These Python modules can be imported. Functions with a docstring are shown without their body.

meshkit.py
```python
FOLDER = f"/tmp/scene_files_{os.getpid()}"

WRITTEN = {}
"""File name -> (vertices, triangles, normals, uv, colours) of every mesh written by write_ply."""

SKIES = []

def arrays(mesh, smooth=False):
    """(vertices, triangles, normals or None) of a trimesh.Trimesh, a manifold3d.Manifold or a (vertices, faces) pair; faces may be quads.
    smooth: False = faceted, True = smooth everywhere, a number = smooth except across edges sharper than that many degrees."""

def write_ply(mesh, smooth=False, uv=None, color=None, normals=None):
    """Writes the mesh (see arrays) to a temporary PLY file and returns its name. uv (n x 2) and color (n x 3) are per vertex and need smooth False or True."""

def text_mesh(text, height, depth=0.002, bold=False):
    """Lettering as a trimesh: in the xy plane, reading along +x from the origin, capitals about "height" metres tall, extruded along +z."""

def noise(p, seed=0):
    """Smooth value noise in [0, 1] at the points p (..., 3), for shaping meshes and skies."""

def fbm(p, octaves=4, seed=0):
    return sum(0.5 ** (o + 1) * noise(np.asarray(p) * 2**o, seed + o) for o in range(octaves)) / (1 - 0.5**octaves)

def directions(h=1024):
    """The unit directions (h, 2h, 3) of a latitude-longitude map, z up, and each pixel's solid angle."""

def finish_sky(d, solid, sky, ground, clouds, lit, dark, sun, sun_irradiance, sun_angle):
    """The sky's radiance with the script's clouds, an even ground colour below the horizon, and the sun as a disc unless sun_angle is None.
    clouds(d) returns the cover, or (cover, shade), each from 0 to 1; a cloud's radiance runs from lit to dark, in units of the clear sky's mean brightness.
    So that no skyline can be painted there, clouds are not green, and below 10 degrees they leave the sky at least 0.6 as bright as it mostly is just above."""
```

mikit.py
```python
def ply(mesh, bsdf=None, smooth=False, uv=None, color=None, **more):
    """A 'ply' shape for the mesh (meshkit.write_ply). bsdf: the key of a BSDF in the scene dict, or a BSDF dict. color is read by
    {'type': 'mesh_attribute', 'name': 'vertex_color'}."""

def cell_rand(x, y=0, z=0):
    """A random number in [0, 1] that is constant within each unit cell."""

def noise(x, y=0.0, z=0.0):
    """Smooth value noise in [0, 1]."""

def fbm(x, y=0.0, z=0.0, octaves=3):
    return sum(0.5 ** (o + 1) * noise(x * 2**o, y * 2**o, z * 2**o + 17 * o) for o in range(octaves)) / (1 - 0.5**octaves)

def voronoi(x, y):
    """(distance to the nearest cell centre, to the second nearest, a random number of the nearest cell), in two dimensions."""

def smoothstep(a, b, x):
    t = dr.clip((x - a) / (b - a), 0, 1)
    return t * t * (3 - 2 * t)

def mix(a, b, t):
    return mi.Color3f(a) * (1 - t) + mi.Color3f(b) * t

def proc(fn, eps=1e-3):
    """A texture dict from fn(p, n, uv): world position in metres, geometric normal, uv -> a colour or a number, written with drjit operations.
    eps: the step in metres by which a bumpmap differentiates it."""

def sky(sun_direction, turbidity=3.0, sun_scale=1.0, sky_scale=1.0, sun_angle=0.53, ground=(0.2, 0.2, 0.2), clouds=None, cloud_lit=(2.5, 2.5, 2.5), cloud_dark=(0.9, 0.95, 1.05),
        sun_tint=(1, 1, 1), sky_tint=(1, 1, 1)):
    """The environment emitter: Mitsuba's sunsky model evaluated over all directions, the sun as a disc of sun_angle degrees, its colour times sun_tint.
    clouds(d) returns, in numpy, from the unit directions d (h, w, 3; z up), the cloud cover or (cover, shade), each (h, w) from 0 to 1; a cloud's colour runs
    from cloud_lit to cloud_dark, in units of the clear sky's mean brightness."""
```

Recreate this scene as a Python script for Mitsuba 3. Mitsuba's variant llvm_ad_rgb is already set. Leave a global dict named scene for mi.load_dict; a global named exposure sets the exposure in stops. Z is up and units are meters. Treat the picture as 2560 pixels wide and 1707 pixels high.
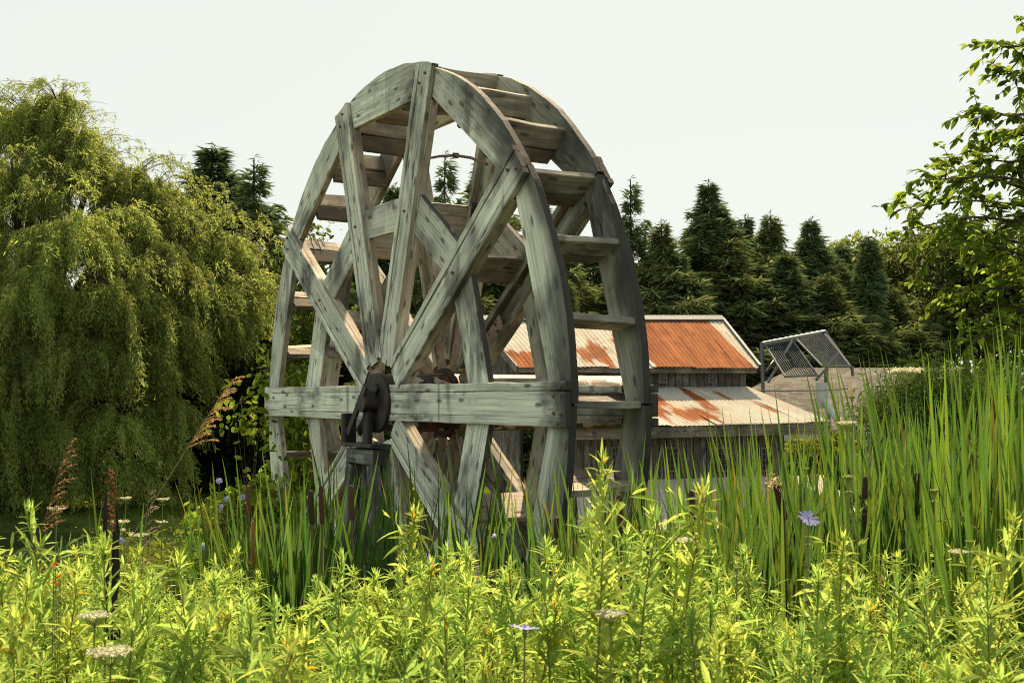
import math, random
import numpy as np, trimesh, mitsuba as mi, drjit as dr
import mikit, meshkit
from mikit import noise, fbm, voronoi, cell_rand, smoothstep, mix
T = mi.ScalarTransform4f
rng = np.random.default_rng(7)
random.seed(7)
scene, labels = {}, {}

# ---------------------------------------------------------------- camera, sky, exposure
H = 1.45                                    # eye height over the near ground
F, HX, HY = 2933.6, 1280.0, 991.0           # focal length and horizon in photo pixels (2560 wide)
PITCH = math.atan((HY - 853.5) / F)
scene['camera'] = {'type': 'thinlens', 'fov': 2 * math.degrees(math.atan(1280 / F)), 'fov_axis': 'x',
                   'near_clip': 0.05, 'far_clip': 2000.0, 'aperture_radius': 0.0016, 'focus_distance': 7.6,
                   'to_world': T().look_at([0, 0, H], [0, math.cos(PITCH), H + math.sin(PITCH)], [0, 0, 1])}
exposure = 2.65
SUN = (0.14, 0.60, 0.79)


def veil(d):
    up = np.clip(d[..., 2], 0, 1)
    # thin summer haze: bright where it scatters the sun forward, thinning to pale blue on the far side of the sky
    toward = d @ (np.array(SUN) / np.linalg.norm(SUN))
    t = np.clip((toward + .55) / 1.15, 0, 1)
    return 0.52 + 0.36 * t * t * (3 - 2 * t) + 0.04 * meshkit.fbm(d * 2.5, 3), 0.25 * (1 - up)


scene['sky'] = mikit.sky(SUN, turbidity=4, sun_scale=1.45, sky_scale=1.0, sun_angle=1.2, clouds=veil, cloud_lit=(1.49, 1.53, 1.38), cloud_dark=(1.52, 1.50, 1.26), sun_tint=(1.0, 0.93, 0.78), sky_tint=(1.0, 0.98, 0.92), ground=(0.10, 0.12, 0.06))

# ---------------------------------------------------------------- helpers


def at(px, py, Y):
    """The point that lies Y metres ahead along the line of sight through a photo pixel."""
    c, s = math.cos(PITCH), math.sin(PITCH)
    a, b = (px - 1280) / F, -(py - 853.5) / F
    d = np.array([a, c - s * b, s + c * b])
    return np.array([0, 0, H]) + d * (Y / d[1])


def sstep(a, b, x):
    t = np.clip((x - a) / (b - a), 0, 1)
    return t * t * (3 - 2 * t)


def ground_z(x, y):
    x, y = np.asarray(x, float), np.asarray(y, float)
    z = -0.30 * sstep(2.5, 8, y) - 0.38 * sstep(9, 13.5, y) + 0.05 * sstep(21, 30, y)
    left = sstep(-0.8, -2.0, x)
    z = z - 0.25 * sstep(4, 6.5, y) * sstep(11, 8, y) * (1 - left)
    z = z - 0.70 * np.exp(-(((x + 0.1) / 1.5) ** 2 + ((y - 7.7) / 1.7) ** 2))
    q = ((x + 8.0) / 6.2) ** 2 + ((y - 17.2) / 3.5) ** 2
    z = z - 0.75 * sstep(1.15, 0.75, q)
    z = z + 0.03 * (meshkit.noise(np.stack([x * .9, y * .9, x * 0], -1)) - .5)
    return z


def nid(key):
    """key, or key_001, key_002 ... when taken (by an entry or by an entry's parent)."""
    if key not in USED:
        USED.add(key)
        return key
    k = COUNT.get(key, 0) + 1
    while f"{key}_{k:03d}" in USED:
        k += 1
    COUNT[key] = k
    USED.add(f"{key}_{k:03d}")
    return f"{key}_{k:03d}"


USED, COUNT = set(), {}


def thing(name, label=None, cat=None, group=None, kind=None):
    key = nid(name)
    e = {}
    if label: e['label'] = label
    if cat: e['category'] = cat
    if group: e['group'] = group
    if kind: e['kind'] = kind
    labels[key] = e
    return key


def part(parent, name, shape, label=None, kind=None):
    key = nid(f"{parent}__{name}")
    scene[key] = shape
    if label or kind:
        labels[key] = {k: v for k, v in (('label', label), ('kind', kind)) if v}
    return key


def unit(v):
    v = np.asarray(v, float)
    return v / np.maximum(np.linalg.norm(v, axis=-1, keepdims=True), 1e-12)


class MB:
    """Collects vertices, faces, per-vertex uv or colour."""

    def __init__(self):
        self.v, self.f, self.uv, self.c, self.n = [], [], [], [], 0

    def add(self, v, f, c=None, uv=None):
        v, f = np.asarray(v, float), np.asarray(f, int)
        self.v.append(v)
        self.f.append(f + self.n)
        self.n += len(v)
        if c is not None:
            c = np.asarray(c, float)
            self.c.append(np.broadcast_to(c, (len(v), 3)) if c.ndim == 1 else c)
        if uv is not None:
            self.uv.append(uv)
        return self

    def ply(self, bsdf, smooth=False, **more):
        return mikit.ply((np.vstack(self.v), np.vstack(self.f)), bsdf, smooth=smooth, uv=np.vstack(self.uv) if self.uv else None, color=np.vstack(self.c) if self.c else None, **more)


def tube(points, radii, sides=6, cap=True):
    p = np.asarray(points, float)
    r = np.broadcast_to(np.asarray(radii, float), (len(p),))
    t = unit(np.gradient(p, axis=0))
    a = unit(np.cross(t, np.where(np.abs(t[:, 2:]) < 0.9, [0, 0, 1.0], [1.0, 0, 0])))
    for i in range(1, len(a)):
        a[i] = unit(a[i - 1] - t[i] * (a[i - 1] @ t[i]))
    b, ang = np.cross(t, a), np.arange(sides) * 2 * np.pi / sides
    v = (p[:, None] + r[:, None, None] * (np.cos(ang)[None, :, None] * a[:, None] + np.sin(ang)[None, :, None] * b[:, None])).reshape(-1, 3)
    i, j = np.meshgrid(np.arange(len(p) - 1), np.arange(sides), indexing='ij')
    q = np.stack([i * sides + j, i * sides + (j + 1) % sides, (i + 1) * sides + (j + 1) % sides, (i + 1) * sides + j], -1).reshape(-1, 4)
    f = [q[:, [0, 1, 2]], q[:, [0, 2, 3]]]
    if cap:
        k = np.arange(1, sides - 1)
        f += [np.stack([k * 0, k + 1, k], 1), np.stack([k * 0, k, k + 1], 1) + (len(p) - 1) * sides]
    return v, np.vstack(f)


def leaves(base, d, side, L, W, droop, S=(0, .3, .65, 1), w=(.25, 1, .8, .02), fold=0.0, curl=0.0):
    """N blades from base along d; side is the width direction; droop bends them down."""
    base, d, side = np.atleast_2d(base), unit(np.atleast_2d(d)), np.atleast_2d(side)
    side = unit(side - d * (side * d).sum(-1, keepdims=True))
    nrm = np.cross(side, d)
    N, S, w = len(base), np.asarray(S, float), np.asarray(w, float)
    L, W, droop = (np.broadcast_to(np.asarray(x, float), (N,)) for x in (L, W, droop))
    K = len(S)
    c = base[:, None] + d[:, None] * (L[:, None] * S)[..., None] + np.array([0, 0, -1.0]) * (L[:, None] * droop[:, None] * S ** 2)[..., None] + nrm[:, None] * (curl * L[:, None] * S * (1 - S))[..., None]
    hw = side[:, None] * (W[:, None] * w / 2)[..., None]
    lift = nrm[:, None] * (W[:, None] * w / 2 * fold)[..., None]
    cols = [c - hw + lift, c + hw + lift] if fold == 0 else [c - hw + lift, c, c + hw + lift]
    m = len(cols)
    v = np.stack(cols, 2).reshape(-1, 3)
    f = []
    for k in range(K - 1):
        for j in range(m - 1):
            a = k * m + j
            f += [[a, a + 1, a + m + 1], [a, a + m + 1, a + m]]
    f = (np.array(f)[None] + (np.arange(N) * K * m)[:, None, None]).reshape(-1, 3)
    return v, f, K * m


def rep(c, k):
    return np.repeat(np.asarray(c, float), k, axis=0)


def tint(n, base, var=.18, hue=.08, r=None):
    r = r or rng
    g = np.exp(r.normal(0, var, (n, 1)))
    return np.clip(np.asarray(base) * g * (1 + r.normal(0, hue, (n, 3)) * [1, .5, .6]), 0.002, .9)


BID = [0]


def bar(p0, p1, wdir, w, t, worn=.003, ch=.004, kind=0, seg=.12, mat=None, top_kind=None, bow=0.0):
    """A sawn timber from p0 to p1; w across wdir, t across the third axis; uv in metres along the grain (v + 100*kind, ends 500+)."""
    p0, p1 = np.asarray(p0, float), np.asarray(p1, float)
    L = np.linalg.norm(p1 - p0)
    d = (p1 - p0) / L
    a = unit(np.asarray(wdir, float) - d * (np.asarray(wdir, float) @ d))
    b = np.cross(d, a)
    n = max(2, int(L / seg) + 1)
    ch = min(ch, w * .3, t * .3)
    prof = np.array([(-w/2+ch, -t/2), (w/2-ch, -t/2), (w/2, -t/2+ch), (w/2, t/2-ch), (w/2-ch, t/2), (-w/2+ch, t/2), (-w/2, t/2-ch), (-w/2, -t/2+ch)])
    s = np.linspace(0, L, n)
    BID[0] += 1
    off = BID[0] * 13.37
    P = p0 + s[:, None, None] * d + prof[None, :, :1] * a + prof[None, :, 1:] * b
    P = P + a * (bow * np.sin(np.pi * s / L))[:, None, None]
    jit = (meshkit.noise(P * 5 + off, 3)[..., None] - .5) * a + (meshkit.noise(P * 5 + off + 31, 4)[..., None] - .5) * b
    P = P + jit * 2 * worn
    V, Fc, UV = [], [], []
    per = np.concatenate([[0], np.cumsum(np.linalg.norm(np.roll(prof, -1, 0) - prof, axis=1))])
    for j in range(8):
        k = (j + 1) % 8
        kd = top_kind if (top_kind is not None and j in (1, 2, 3)) else kind
        v = np.concatenate([P[:, j], P[:, k]])
        i = np.arange(n - 1)
        f = np.concatenate([np.stack([i, i + n, i + n + 1], 1), np.stack([i, i + n + 1, i + 1], 1)])
        uv = np.concatenate([np.stack([s + off, np.full(n, per[j] + kd * 100)], 1), np.stack([s + off, np.full(n, per[j + 1] + kd * 100)], 1)])
        Fc.append(f[:, ::-1] + sum(map(len, V)))
        V.append(v)
        UV.append(uv)
    for e, ring in ((0, P[0]), (1, P[-1])):
        k = np.arange(1, 7)
        f = np.stack([k * 0, k + 1, k], 1) if e else np.stack([k * 0, k, k + 1], 1)
        Fc.append(f + sum(map(len, V)))
        V.append(ring)
        UV.append(np.stack([prof[:, 0] + off, prof[:, 1] + 500 + e * .3], 1))
    v, f = np.vstack(V), np.vstack(Fc)
    # outward orientation
    c = v.mean(0)
    tri = v[f]
    if ((np.cross(tri[:, 1] - tri[:, 0], tri[:, 2] - tri[:, 0]) * (tri.mean(1) - c)).sum()) < 0:
        f = f[:, ::-1]
    return v, f, np.vstack(UV)


def bar_ply(bsdf, *a, **k):
    v, f, uv = bar(*a, **k)
    return mikit.ply((v, f), bsdf, smooth=False, uv=uv)


def box_mesh(size, centre, R=np.eye(3), bev=.0):
    m = trimesh.creation.box(size)
    v = np.array(m.vertices) @ np.asarray(R).T + centre
    return v, np.array(m.faces)


# ---------------------------------------------------------------- materials
def leaf_bsdf(name, rough=.55, trans=1.0, spec=.3):
    scene[name] = {'type': 'principledthin', 'base_color': {'type': 'mesh_attribute', 'name': 'vertex_color'}, 'roughness': rough, 'diff_trans': trans, 'spec_trans': 0.0, 'eta': 1.3}


leaf_bsdf('mat_leaf', trans=1.15)
scene['mat_needle'] = {'type': 'principledthin', 'base_color': {'type': 'mesh_attribute', 'name': 'vertex_color'}, 'roughness': .6, 'diff_trans': .5, 'spec_trans': 0.0, 'eta': 1.3}
scene['mat_painted'] = {'type': 'twosided', 'bsdf': {'type': 'principled', 'base_color': {'type': 'mesh_attribute', 'name': 'vertex_color'}, 'roughness': .7, 'specular': .25}}


def wood_parts(uv):
    kind = dr.floor(uv.y / 100)
    v = uv.y - kind * 100
    return uv.x, v, kind


def wood_h(u, v):
    # grain with slow warps; knots pull it aside
    kd, _, kr = voronoi(u * 3.2, v * 9.0)
    knot = 1 - smoothstep(0.05, 0.17, kd)
    knot = dr.select(kr > .30, knot, 0)
    w = v + 0.012 * (noise(u * 2.2, v * 9.0) - .5) + .010 * knot
    g = .55 * noise(u * 1.6, w * 85.0) + .45 * noise(u * 4.0, w * 210.0)
    crack = .8 * smoothstep(.84, .95, noise(u * 1.1, w * 75.0, 7.0)) * smoothstep(.35, .6, noise(u * .9, w * 9.0, 8.0))
    return g, crack, knot


R, TH = 2.30, math.radians(58.633)
UX = np.array([math.cos(TH), -math.sin(TH), 0])          # along the wheel's face, to the near right
NX = np.array([math.sin(TH), math.cos(TH), 0])           # along the axle, away
WC = np.array([-0.4008 * R, 3.51995 * R, H - 0.0189 * R])
WW = 0.270 * R


def make_wood(name, front, side, stain=.5, green=None, dark_outer=1.0, facing=None):
    """Weathered softwood; algae (front) grows on faces turned to `facing`, bare brown (side) elsewhere."""

    def colour(p, n, uv):
        u, v, kind = wood_parts(uv)
        g, crack, knot = wood_h(u, v)
        big = fbm(p.x * 2.3 + 4, p.y * 2.3, p.z * 2.3, 4)
        fine = fbm(u * 7.0, v * 30.0, 3.0, 3)
        bid = cell_rand(dr.floor(u / 13.37), 3, 5)
        base = mi.Color3f(side)
        if facing is not None:
            k = smoothstep(.25, .7, n.x * facing[0] + n.y * facing[1] + .15 * (big - .5)) * (.25 + .75 * smoothstep(.20, .48, big + .25 * (fine - .5) + .1))
            base = mix(side, front, k)
        base = base * (.76 + .45 * bid) * (.50 + .92 * g)
        base = base * (.78 + .55 * fbm(u * 2.6, v * 9.0, 6.0, 4))
        base = mix(base, mi.Color3f(.42, .43, .40), .35 * smoothstep(.52, .75, fine) * (1 - crack))
        st = smoothstep(.60 - .25 * stain, .86 - .2 * stain, fbm(p.x * 3.1, p.y * 3.1, p.z * 2.1 + 9, 4) + .20 * (fine - .5))
        base = mix(base, mi.Color3f(.60, .60, .50) * (front[0] / .5), .45 * smoothstep(.52, .68, fbm(p.x * 2.7 + 8, p.y * 2.7, p.z * 2.2, 4) + .12 * (fine - .5)))
        drip = smoothstep(.60, .74, fbm(p.x * 15, p.y * 15, p.z * 1.3 + 3, 3)) * smoothstep(.42, .60, noise(p.x * 2.2, p.y * 2.2, p.z * 1.6 + 5))
        base = mix(base, mi.Color3f(.07, .068, .06), .55 * drip)
        spots = smoothstep(.70, .80, noise(u * 16.0, v * 45.0, 2.0)) * smoothstep(.5, .62, noise(u * 1.7, v * 7.0, 4.0))
        base = mix(base, mi.Color3f(.055, .055, .05), dr.minimum(.78 * st + .28 * spots, .9))
        base = mix(base, mi.Color3f(.05, .04, .032), .75 * knot)
        base = base * (1 - .75 * crack)
        # outer cut edges of the rim and the sawn ends have taken up water and gone dark
        outer = dr.select(dr.abs(kind - 2) < .5, 1.0, 0.0)
        wet = smoothstep(.42, .62, .5 * fbm(p.x * 4, p.y * 4, p.z * 2.5, 3) + .55 * smoothstep(3.35, 2.5, p.z))
        if facing is not None:
            ax = (p.x - float(WC[0])) * float(UX[0]) + (p.y - float(WC[1])) * float(UX[1])
            rr = dr.sqrt(dr.square(ax) + dr.square(p.z - float(WC[2]))) / R
            edge = smoothstep(.915, .985, rr + .09 * (fbm(p.x * 5, p.y * 5, p.z * 3, 3) - .5)) * smoothstep(.25 * R, .7 * R, ax)
            base = mix(base, mi.Color3f(.05, .05, .045), .8 * edge)
        base = mix(base, mi.Color3f(.035, .033, .03), outer * wet * .85 * dark_outer)
        end = dr.select(kind > 4.5, 1.0, 0.0)
        return mix(base, mi.Color3f(.045, .040, .034) * (.6 + .8 * g), end * .85)

    def height(p, n, uv):
        u, v, kind = wood_parts(uv)
        g, crack, knot = wood_h(u, v)
        return .0010 * g - .0030 * crack - .0012 * knot

    scene[name] = {'type': 'twosided', 'bsdf': {'type': 'bumpmap', 'nested_texture': mikit.proc(height, eps=8e-4), 'scale': 1.0,
                   'bsdf': {'type': 'principled', 'base_color': mikit.proc(colour), 'roughness': .82, 'specular': .22}}}


make_wood('mat_wheel_wood', (.585, .605, .465), (.33, .285, .21), stain=.5, facing=(-NX[0], -NX[1]))
make_wood('mat_paddle_wood', (.3, .3, .25), (.31, .275, .21), stain=.7)
make_wood("mat_back_wood_shaded", (.38, .395, .31), (.29, .25, .185), stain=.75, facing=(-NX[0], -NX[1]))  # darker copy of the wheel timber: back wheel shade put into colour, besides stain
make_wood('mat_sole_wood_shaded', (.2, .2, .17), (.155, .125, .092), stain=.8)  # paddle timber darkened for inner planks: underside shade is in the colour, plus stain
make_wood('mat_stand_wood', (.2, .22, .18), (.095, .097, .083), stain=.75)
make_wood('mat_barn_wood', (.2, .18, .15), (.215, .175, .14), stain=.55)
make_wood('mat_wall_wood_shaded', (.2, .18, .15), (.115, .092, .072), stain=.6)  # same boards as the lit fascia, darkened: wall shade under eaves put into colour


def rust_fn(p, n, uv):
    a = fbm(p.x * 9, p.y * 9, p.z * 9, 4)
    return mix(mi.Color3f(.016, .014, .012), mi.Color3f(.055, .036, .026), smoothstep(.45, .75, a))


def peel_fn(p, n, uv):
    a = fbm(p.x * 11, p.y * 11, p.z * 11, 4)
    b = noise(p.x * 3, p.y * 3, p.z * 3)
    c = mix(mi.Color3f(.27, .225, .165), mi.Color3f(.15, .085, .058), smoothstep(.36, .66, a * .6 + b * .4))
    return mix(c, mi.Color3f(.08, .045, .03), smoothstep(.76, .86, noise(p.x * 45, p.y * 45, p.z * 45)))


def axle_fn(p, n, uv):
    a = fbm(p.x * 14, p.y * 14, p.z * 14, 4)
    c = mix(mi.Color3f(.03, .026, .022), mi.Color3f(.12, .04, .03), smoothstep(.50, .58, a))
    return mix(c, mi.Color3f(.38, .33, .28), smoothstep(.57, .62, fbm(p.x * 12 + 5, p.y * 12, p.z * 12, 3)))


for nm, fn in (('mat_iron', rust_fn), ('mat_peeling', peel_fn), ('mat_axle', axle_fn)):
    scene[nm] = {'type': 'twosided', 'bsdf': {'type': 'principled', 'base_color': mikit.proc(fn), 'roughness': .6, 'specular': .4}}
scene['mat_rod'] = {'type': 'twosided', 'bsdf': {'type': 'principled', 'base_color': {'type': 'rgb', 'value': [.14, .085, .06]}, 'roughness': .7}}
scene['mat_dark_wire'] = {'type': 'twosided', 'bsdf': {'type': 'principled', 'base_color': {'type': 'rgb', 'value': [.03, .025, .022]}, 'roughness': .6}}


def tin(bias):
    """Galvanised sheet gone cream, with rust that runs down the slope. bias(u, v) says where the sheets have rusted; u along the eave, v up the slope, metres."""

    def colour(p, n, uv):
        u, v = uv.x, uv.y
        edge = .55 * (fbm(u * 4.2, v * 1.6, 2.0, 4) - .5) + .42 * (noise(u * 13.0, v * .8, 5.0) - .5) + .2 * (fbm(u * 18, v * 9, 1.0, 3) - .5)
        r = .92 * smoothstep(-.10, .09, bias(u, v) + edge) + .08 * smoothstep(-.3, .1, bias(u, v) + edge)
        streak = noise(u * 15.0, v * .7, 3.0)
        zinc = mix(mi.Color3f(.31, .29, .235), mi.Color3f(.37, .355, .305), streak) * (.85 + .3 * fbm(u * 3, v * 5, 0, 3))
        zinc = mix(zinc, mi.Color3f(.42, .30, .18), .45 * smoothstep(.60, .85, noise(u * 15.0, v * 1.2, 9.0)))
        rust = mix(mi.Color3f(.140, .042, .013), mi.Color3f(.24, .086, .029), noise(u * 15.0, v * 1.5, 6.0)) * (.7 + .6 * fbm(u * 8, v * 5, 4.0, 3))
        return mix(zinc, rust, r)

    return colour


def g2(u, v, cu, cv, su, sv):
    return dr.exp(-dr.square((u - cu) / su) - dr.square((v - cv) / sv))


def rust_upper(u, v):
    full = smoothstep(2.02, 2.22, u) * (1 - .9 * smoothstep(3.50, 3.62, u - .10 * (1 - v)))
    low = .95 * smoothstep(.75, .25, v) * smoothstep(1.1, .6, u) + .75 * g2(u, v, 1.75, .75, .28, .7) + .8 * g2(u, v, 1.25, .35, .22, .5)
    return -.40 + 1.3 * full + .80 * low - .5 * g2(u, v, 2.25, .05, .25, .10)


def rust_lower(u, v):
    return -.34 + .85 * g2(u, v, 1.55, 1.0, .42, .5) + .62 * g2(u, v, 1.95, .35, .40, .30) + .42 * g2(u, v, 2.5, 1.1, .12, .5) + .40 * g2(u, v, 3.0, 1.0, .10, .5) + .36 * g2(u, v, 3.35, .5, .13, .6)


def rust_shed(u, v):
    return -.45 + .75 * g2(u, v, 1.95, .45, .22, .25) + .4 * g2(u, v, .6, .5, .2, .5)


for nm, b in (('mat_tin_upper', rust_upper), ('mat_tin_lower', rust_lower), ('mat_tin_shed', rust_shed)):
    scene[nm] = {'type': 'twosided', 'bsdf': {'type': 'principled', 'base_color': mikit.proc(tin(b)), 'roughness': .85, 'specular': .05}}
scene['mat_flashing'] = {'type': 'twosided', 'bsdf': {'type': 'principled', 'base_color': {'type': 'rgb', 'value': [.12, .14, .145]}, 'roughness': .7, 'metallic': .0}}
scene['mat_glass'] = {'type': 'principled', 'base_color': {'type': 'rgb', 'value': [.012, .013, .014]}, 'roughness': .12, 'specular': .5}
scene['mat_muntin'] = {'type': 'twosided', 'bsdf': {'type': 'principled', 'base_color': {'type': 'rgb', 'value': [.13, .125, .11]}, 'roughness': .7}}


def shingle_fn(p, n, uv):
    row = dr.floor(uv.y / .13)
    col = dr.floor(uv.x / .16 + .5 * (row - 2 * dr.floor(row / 2)))
    r = cell_rand(row, col, 4)
    e = smoothstep(.0, .03, uv.y - row * .13)
    return mix(mi.Color3f(.068, .065, .058), mi.Color3f(.135, .128, .112), r) * (.75 + .5 * fbm(p.x * 1.5, p.y * 1.5, p.z * 1.5, 3)) * (.5 + .5 * e)


scene['mat_shingle'] = {'type': 'twosided', 'bsdf': {'type': 'principled', 'base_color': mikit.proc(shingle_fn), 'roughness': .9, 'specular': .1}}
scene['mat_siding'] = {'type': 'twosided', 'bsdf': {'type': 'principled', 'base_color': {'type': 'rgb', 'value': [.40, .38, .31]}, 'roughness': .7}}
scene['mat_white_plastic'] = {'type': 'twosided', 'bsdf': {'type': 'principled', 'base_color': {'type': 'rgb', 'value': [.45, .45, .42]}, 'roughness': .5}}
scene['mat_collector_frame'] = {'type': 'twosided', 'bsdf': {'type': 'principled', 'base_color': {'type': 'rgb', 'value': [.13, .135, .13]}, 'roughness': .45, 'metallic': .3}}
scene['mat_collector_tube'] = {'type': 'twosided', 'bsdf': {'type': 'principled', 'base_color': {'type': 'rgb', 'value': [.035, .045, .062]}, 'roughness': .5, 'specular': .2}}
scene['mat_collector_header'] = {'type': 'twosided', 'bsdf': {'type': 'principled', 'base_color': {'type': 'rgb', 'value': [.17, .165, .14]}, 'roughness': .5, 'metallic': .2}}


def bark_fn(p, n, uv):
    return mix(mi.Color3f(.035, .028, .022), mi.Color3f(.10, .08, .06), fbm(p.x * 9, p.y * 9, p.z * 2.2, 4))


scene['mat_bark'] = {'type': 'twosided', 'bsdf': {'type': 'principled', 'base_color': mikit.proc(bark_fn), 'roughness': .9, 'specular': .1}}


def ground_fn(p, n, uv):
    a = fbm(p.x * .7, p.y * .7, 0, 4)
    b = fbm(p.x * 6, p.y * 6, 1, 4)
    c = mix(mi.Color3f(.034, .052, .012), mi.Color3f(.07, .092, .021), a) * (.55 + .9 * b)
    near = smoothstep(13.0, 9.0, p.y)
    return mix(c, mi.Color3f(.035, .032, .018) * (.5 + b), .7 * near)


scene['mat_ground'] = {'type': 'twosided', 'bsdf': {'type': 'principled', 'base_color': mikit.proc(ground_fn), 'roughness': .95, 'specular': .05}}


def ripple(p, n, uv):
    return .004 * fbm(p.x * 3, p.y * 7, 0, 3)


scene['mat_water'] = {'type': 'bumpmap', 'nested_texture': mikit.proc(ripple, eps=.01), 'scale': 1.0, 'bsdf': {'type': 'principled', 'base_color': {'type': 'rgb', 'value': [.012, .022, .010]}, 'roughness': .06, 'specular': .5}}

# ---------------------------------------------------------------- ground and pond
xs = np.concatenate([[-400, -200, -100, -60, -40, -30], np.linspace(-24, 14, 153), [20, 30, 40, 60, 100, 200, 400]])
ys = np.concatenate([[-60, -25, -8], np.linspace(-2, 30, 129), [34, 40, 50, 70, 110, 200, 500]])
gx, gy = np.meshgrid(xs, ys, indexing='ij')
gv = np.stack([gx, gy, ground_z(gx, gy)], -1).reshape(-1, 3)
i, j = np.meshgrid(np.arange(len(xs) - 1), np.arange(len(ys) - 1), indexing='ij')
nq = len(ys)
q = np.stack([i * nq + j, (i + 1) * nq + j, (i + 1) * nq + j + 1, i * nq + j + 1], -1).reshape(-1, 4)
thing('ground', kind='structure', label='sloping weedy ground and mown lawn round the pond')
scene['ground'] = mikit.ply((gv, q), 'mat_ground', smooth=True)
WATER = -0.93
ang = np.linspace(0, 2 * np.pi, 64, endpoint=False)
pv = np.stack([-8 + 6.5 * np.cos(ang), 17.2 + 3.65 * np.sin(ang), np.full(64, WATER)], 1)
thing('pond', kind='structure', label='dark still pond in the willow shade')
pv = np.vstack([pv, [[-8, 17, WATER]]])
k = np.arange(64)
scene['pond'] = mikit.ply((pv, np.stack([k, (k + 1) % 64, k * 0 + 64], 1)), 'mat_water', uv=pv[:, :2])

# ---------------------------------------------------------------- the water wheel
wheel = thing('water_wheel', 'large weathered timber water wheel with broad rims, paddles and ten spokes', 'water wheel')


def wl(a, d, h):
    """Wheel frame (along the face, along the axle, up) to the world."""
    return WC + a * UX + d * NX + h * np.array([0, 0, 1.0])


def polar(r, deg, d):
    t = math.radians(deg)
    return wl(r * math.cos(t), d, r * math.sin(t))


def radial(deg):
    t = math.radians(deg)
    return math.cos(t) * UX + math.sin(t) * np.array([0, 0, 1.0])


def tang(deg):
    t = math.radians(deg)
    return -math.sin(t) * UX + math.cos(t) * np.array([0, 0, 1.0])


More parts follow.
